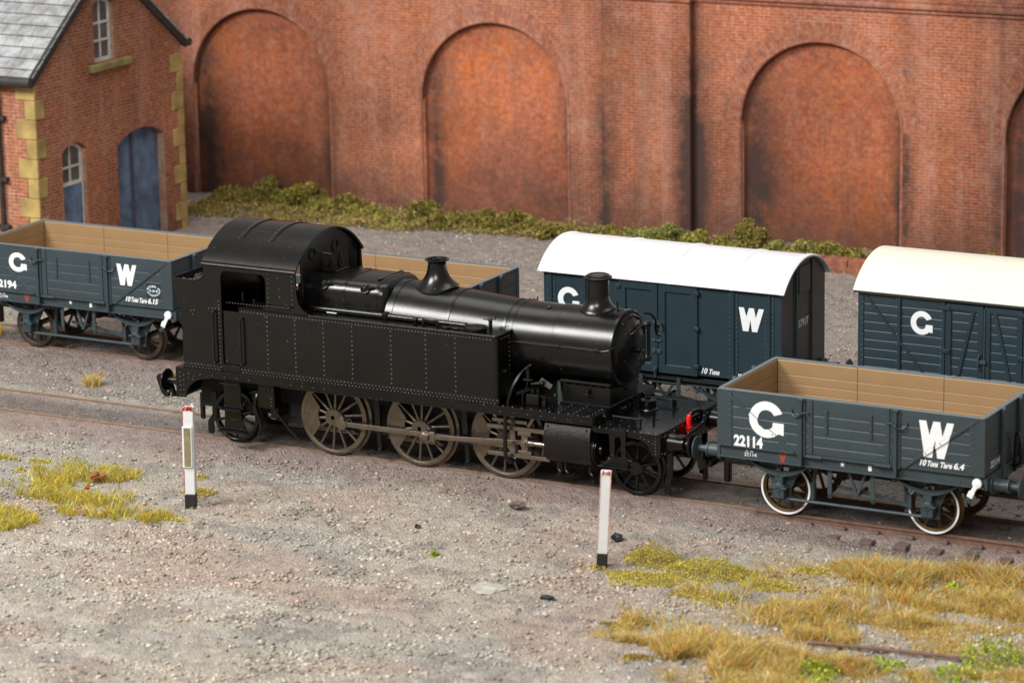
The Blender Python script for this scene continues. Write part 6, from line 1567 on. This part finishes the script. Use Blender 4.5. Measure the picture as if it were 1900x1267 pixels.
# bushes along the foot of the wall
OLIVE = [(.37, .315, .08), (.30, .255, .06), (.46, .385, .11), (.20, .18, .05), (.40, .30, .09)]
OLIVE2 = [(.42, .38, .08), (.34, .33, .06), (.45, .39, .11), (.27, .25, .055)]
PALE = [(.45, .42, .14), (.36, .36, .08), (.28, .28, .06), (.50, .46, .2)]
bush_specs = [  # x, y, half width, height, palette, label
 (-16.35, 18.4, .75, .55, OLIVE, 'olive bush against the corner of the brick building'),
 (-15.35, 18.7, .45, .95, OLIVE, 'tall dark olive bush inside the left end of the first arch'),
 (-14.75, 18.5, .50, .85, OLIVE2, 'green bush, second from the brick building'),
 (-14.05, 18.55, .42, .85, OLIVE, 'pointed olive bush under the middle of the first arch'),
 (-13.6, 18.2, .40, .55, OLIVE2, 'low lime tinted bush in front of the first arch'),
 (-13.05, 18.5, .45, .75, OLIVE, 'round olive bush near the right side of the first arch'),
 (-12.4, 18.3, .35, .50, OLIVE2, 'small yellow green bush at the right foot of the first arch'),
 (-11.7, 17.9, .32, .35, OLIVE2, 'very small bush between the first two arches'),
 (-10.75, 18.3, .58, .85, OLIVE, 'largest rounded bush between the first two arches'),
 (-10.0, 18.0, .42, .55, OLIVE, 'low bush at the left foot of the second arch'),
 (-9.2, 18.2, .50, .55, OLIVE, 'low brownish bush under the left half of the second arch'),
 (-8.35, 18.4, .42, .80, OLIVE, 'upright bush under the middle of the second arch, behind the safety valve'),
 (-7.6, 18.2, .55, .55, OLIVE, 'broad low bush under the right half of the second arch'),
 (-6.75, 18.3, .40, .35, OLIVE, 'low dull bush at the right foot of the second arch'),
 (-5.85, 18.6, .42, .45, OLIVE, 'low bush at the left side of the pilaster'),
 (-5.0, 18.6, .45, .62, PALE, 'pale flowering weed bush at the foot of the pilaster'),
 (-4.3, 18.65, .40, .60, PALE, 'pale leafy weed at the right side of the pilaster'),
 (-3.55, 18.5, .35, .50, OLIVE2, 'small bush just right of the dark pilaster edge'),
 (-2.9, 18.5, .32, .45, OLIVE2, 'low bush at the left foot of the third arch'),
 (-2.35, 18.7, .48, .95, OLIVE, 'tallest bush under the left part of the third arch'),
 (-1.6, 18.5, .36, .42, PALE, 'pale weed above the ridge of the white roofed van'),
 (-.95, 18.5, .36, .50, PALE, 'pale weed with light tips under the middle of the third arch'),
 (-.35, 18.5, .42, .55, OLIVE2, 'green bush between the white and cream roofs'),
 (.25, 18.4, .42, .48, OLIVE, 'dull olive bush behind the left end of the cream roof'),
 (3.6, 18.7, .35, .55, OLIVE2, 'small bush at the foot of the fourth arch'),
]
for i, (x, y, rw, h, pal, lb) in enumerate(bush_specs):
    h *= .80; rw *= 1.05
    xs, ys, zs = [], [], []
    rr = np.random.default_rng(100+i); nl = 5+int(rw*8)
    for j in range(nl):
        cx, cy = x+rw*.75*rr.normal()*.6, y+rw*.4*rr.normal()*.6; ch = h*(.35+.65*rr.random())*(1-.45*min(1, abs(cx-x)/rw)); cr = rw*(.28+.22*rr.random())
        m_ = int(420*cr/.2); u = rr.normal(size=(m_, 3)); u /= np.linalg.norm(u, axis=1, keepdims=True); q = rr.random(m_)**.25
        xs.append(cx+cr*u[:, 0]*q); ys.append(cy+cr*.8*u[:, 1]*q); zs.append(np.maximum(-.1, -.13+max(ch-cr*.5, .08)+cr*.75*u[:, 2]*q))
        m2 = 120; xs.append(cx+cr*.6*rr.normal(size=m2)); ys.append(cy+cr*.5*rr.normal(size=m2)); zs.append(-.13+rr.random(m2)*max(ch-cr*.3, .05))
    flock('bush', np.concatenate(xs), np.concatenate(ys), np.concatenate(zs), .036, pal, lb, stuff=False, cat='bush', group='bushes along the foot of the wall')
# low ground cover strip in front of the bushes
n = 60000; x = RNG.uniform(-17.2, 5, n); y = RNG.uniform(16.2, 19.2, n)
front = 16.9+1.0*sstep(-13, -8, x)+.5*sstep(-7, -4, x)+.35*(V1.fbm(x*1.2, y*0+3, 3)-.5)*2
k = (y > front) & (RNG.random(n) < .35+.65*sstep(.35, .55, V2.fbm(x*2, y*2, 3))); x, y = x[k], y[k]
flock('undergrowth', x, y, gz(x, y)+RNG.random(len(x))*(.06+.22*V3.fbm(x*2.2, y*2.2, 3)**2*2), .036, [(.50, .40, .13), (.42, .35, .10), (.56, .44, .17), (.34, .29, .08), (.44, .31, .12)], 'olive brown ground cover along the foot of the wall')

# ------------------------------------------------------------------ small litter
def lump_obj(name, loc, r, m, label, cat, seed, sq=(1, 1, .7)):
    b = MB(); bmesh.ops.create_icosphere(b.bm, subdivisions=2, radius=r); rr = random.Random(seed)
    for v in b.bm.verts: v.co = Vector((v.co.x*sq[0], v.co.y*sq[1], v.co.z*sq[2]))*(.7+.6*rr.random())
    o = b.build(name, m, None, smooth=False); o.location = loc; tag(o, label, cat)
    return o
lump_obj('coal_lump', (4.95, -2.78, -.12), .095, 'coal', 'black coal lump on the gravel just right of the leaning post', 'coal lump', 3)
lump_obj('coal_lump', (1.57, -3.62, -.13), .05, 'coal', 'small black lump on open gravel below the rear driving wheels', 'coal lump', 5)
lump_obj('coal_lump', (5.38, -6.15, -.13), .075, 'coal', 'black clinker lump half sunk in the gravel near the bottom', 'coal lump', 8, (1.6, 1, .6))
lump_obj('stone', (2.6, -1.95, -.07), .11, 'sleeper', 'brown stone on the ballast below the leading driving wheel', 'stone', 9, (1.4, .9, .6))
lump_obj('stone', (4.25, -6.05, -.15), .20, 'postwhite', 'flat pale slab of stone near the bottom centre', 'stone', 10, (1.5, 1.3, .22)).data.materials[0] = mat('pale_slab', (.36, .335, .30), .9, var=.25, bump=.3)
b = MB(); b.prism([(-.14, -.02), (-.02, .06), (.05, .015), (.14, .07), (.12, -.04), (.03, -.06), (-.08, -.07)], 'y', -.06, .06); lf = b.build('dead_leaf', 'rust_leaf', None); lf.location = (-5.0, -3.68, -.02); lf.rotation_euler = (.25, .2, .7); tag(lf, 'curled rust brown leaf lying on the grass patch', 'leaf')
b = MB(); b.prism([(-.07, 0), (.0, .03), (.07, .01), (.05, -.03)], 'y', -.05, .05); lf = b.build('dead_leaf', 'rust_leaf', None); lf.location = (-4.9, -4.15, -.09); lf.rotation_euler = (.3, .1, .3); tag(lf, 'smaller brown leaf on the bare spot of the grass patch', 'leaf')
b = MB(); b.tube([(10.0, -6.44, -.10), (11.2, -6.30, -.085), (12.55, -6.13, -.09)], .030, 8); ro = b.build('iron_rod', 'rail_rust', None); tag(ro, 'thin rusty rod lying in the dry grass at the bottom right', 'rod')
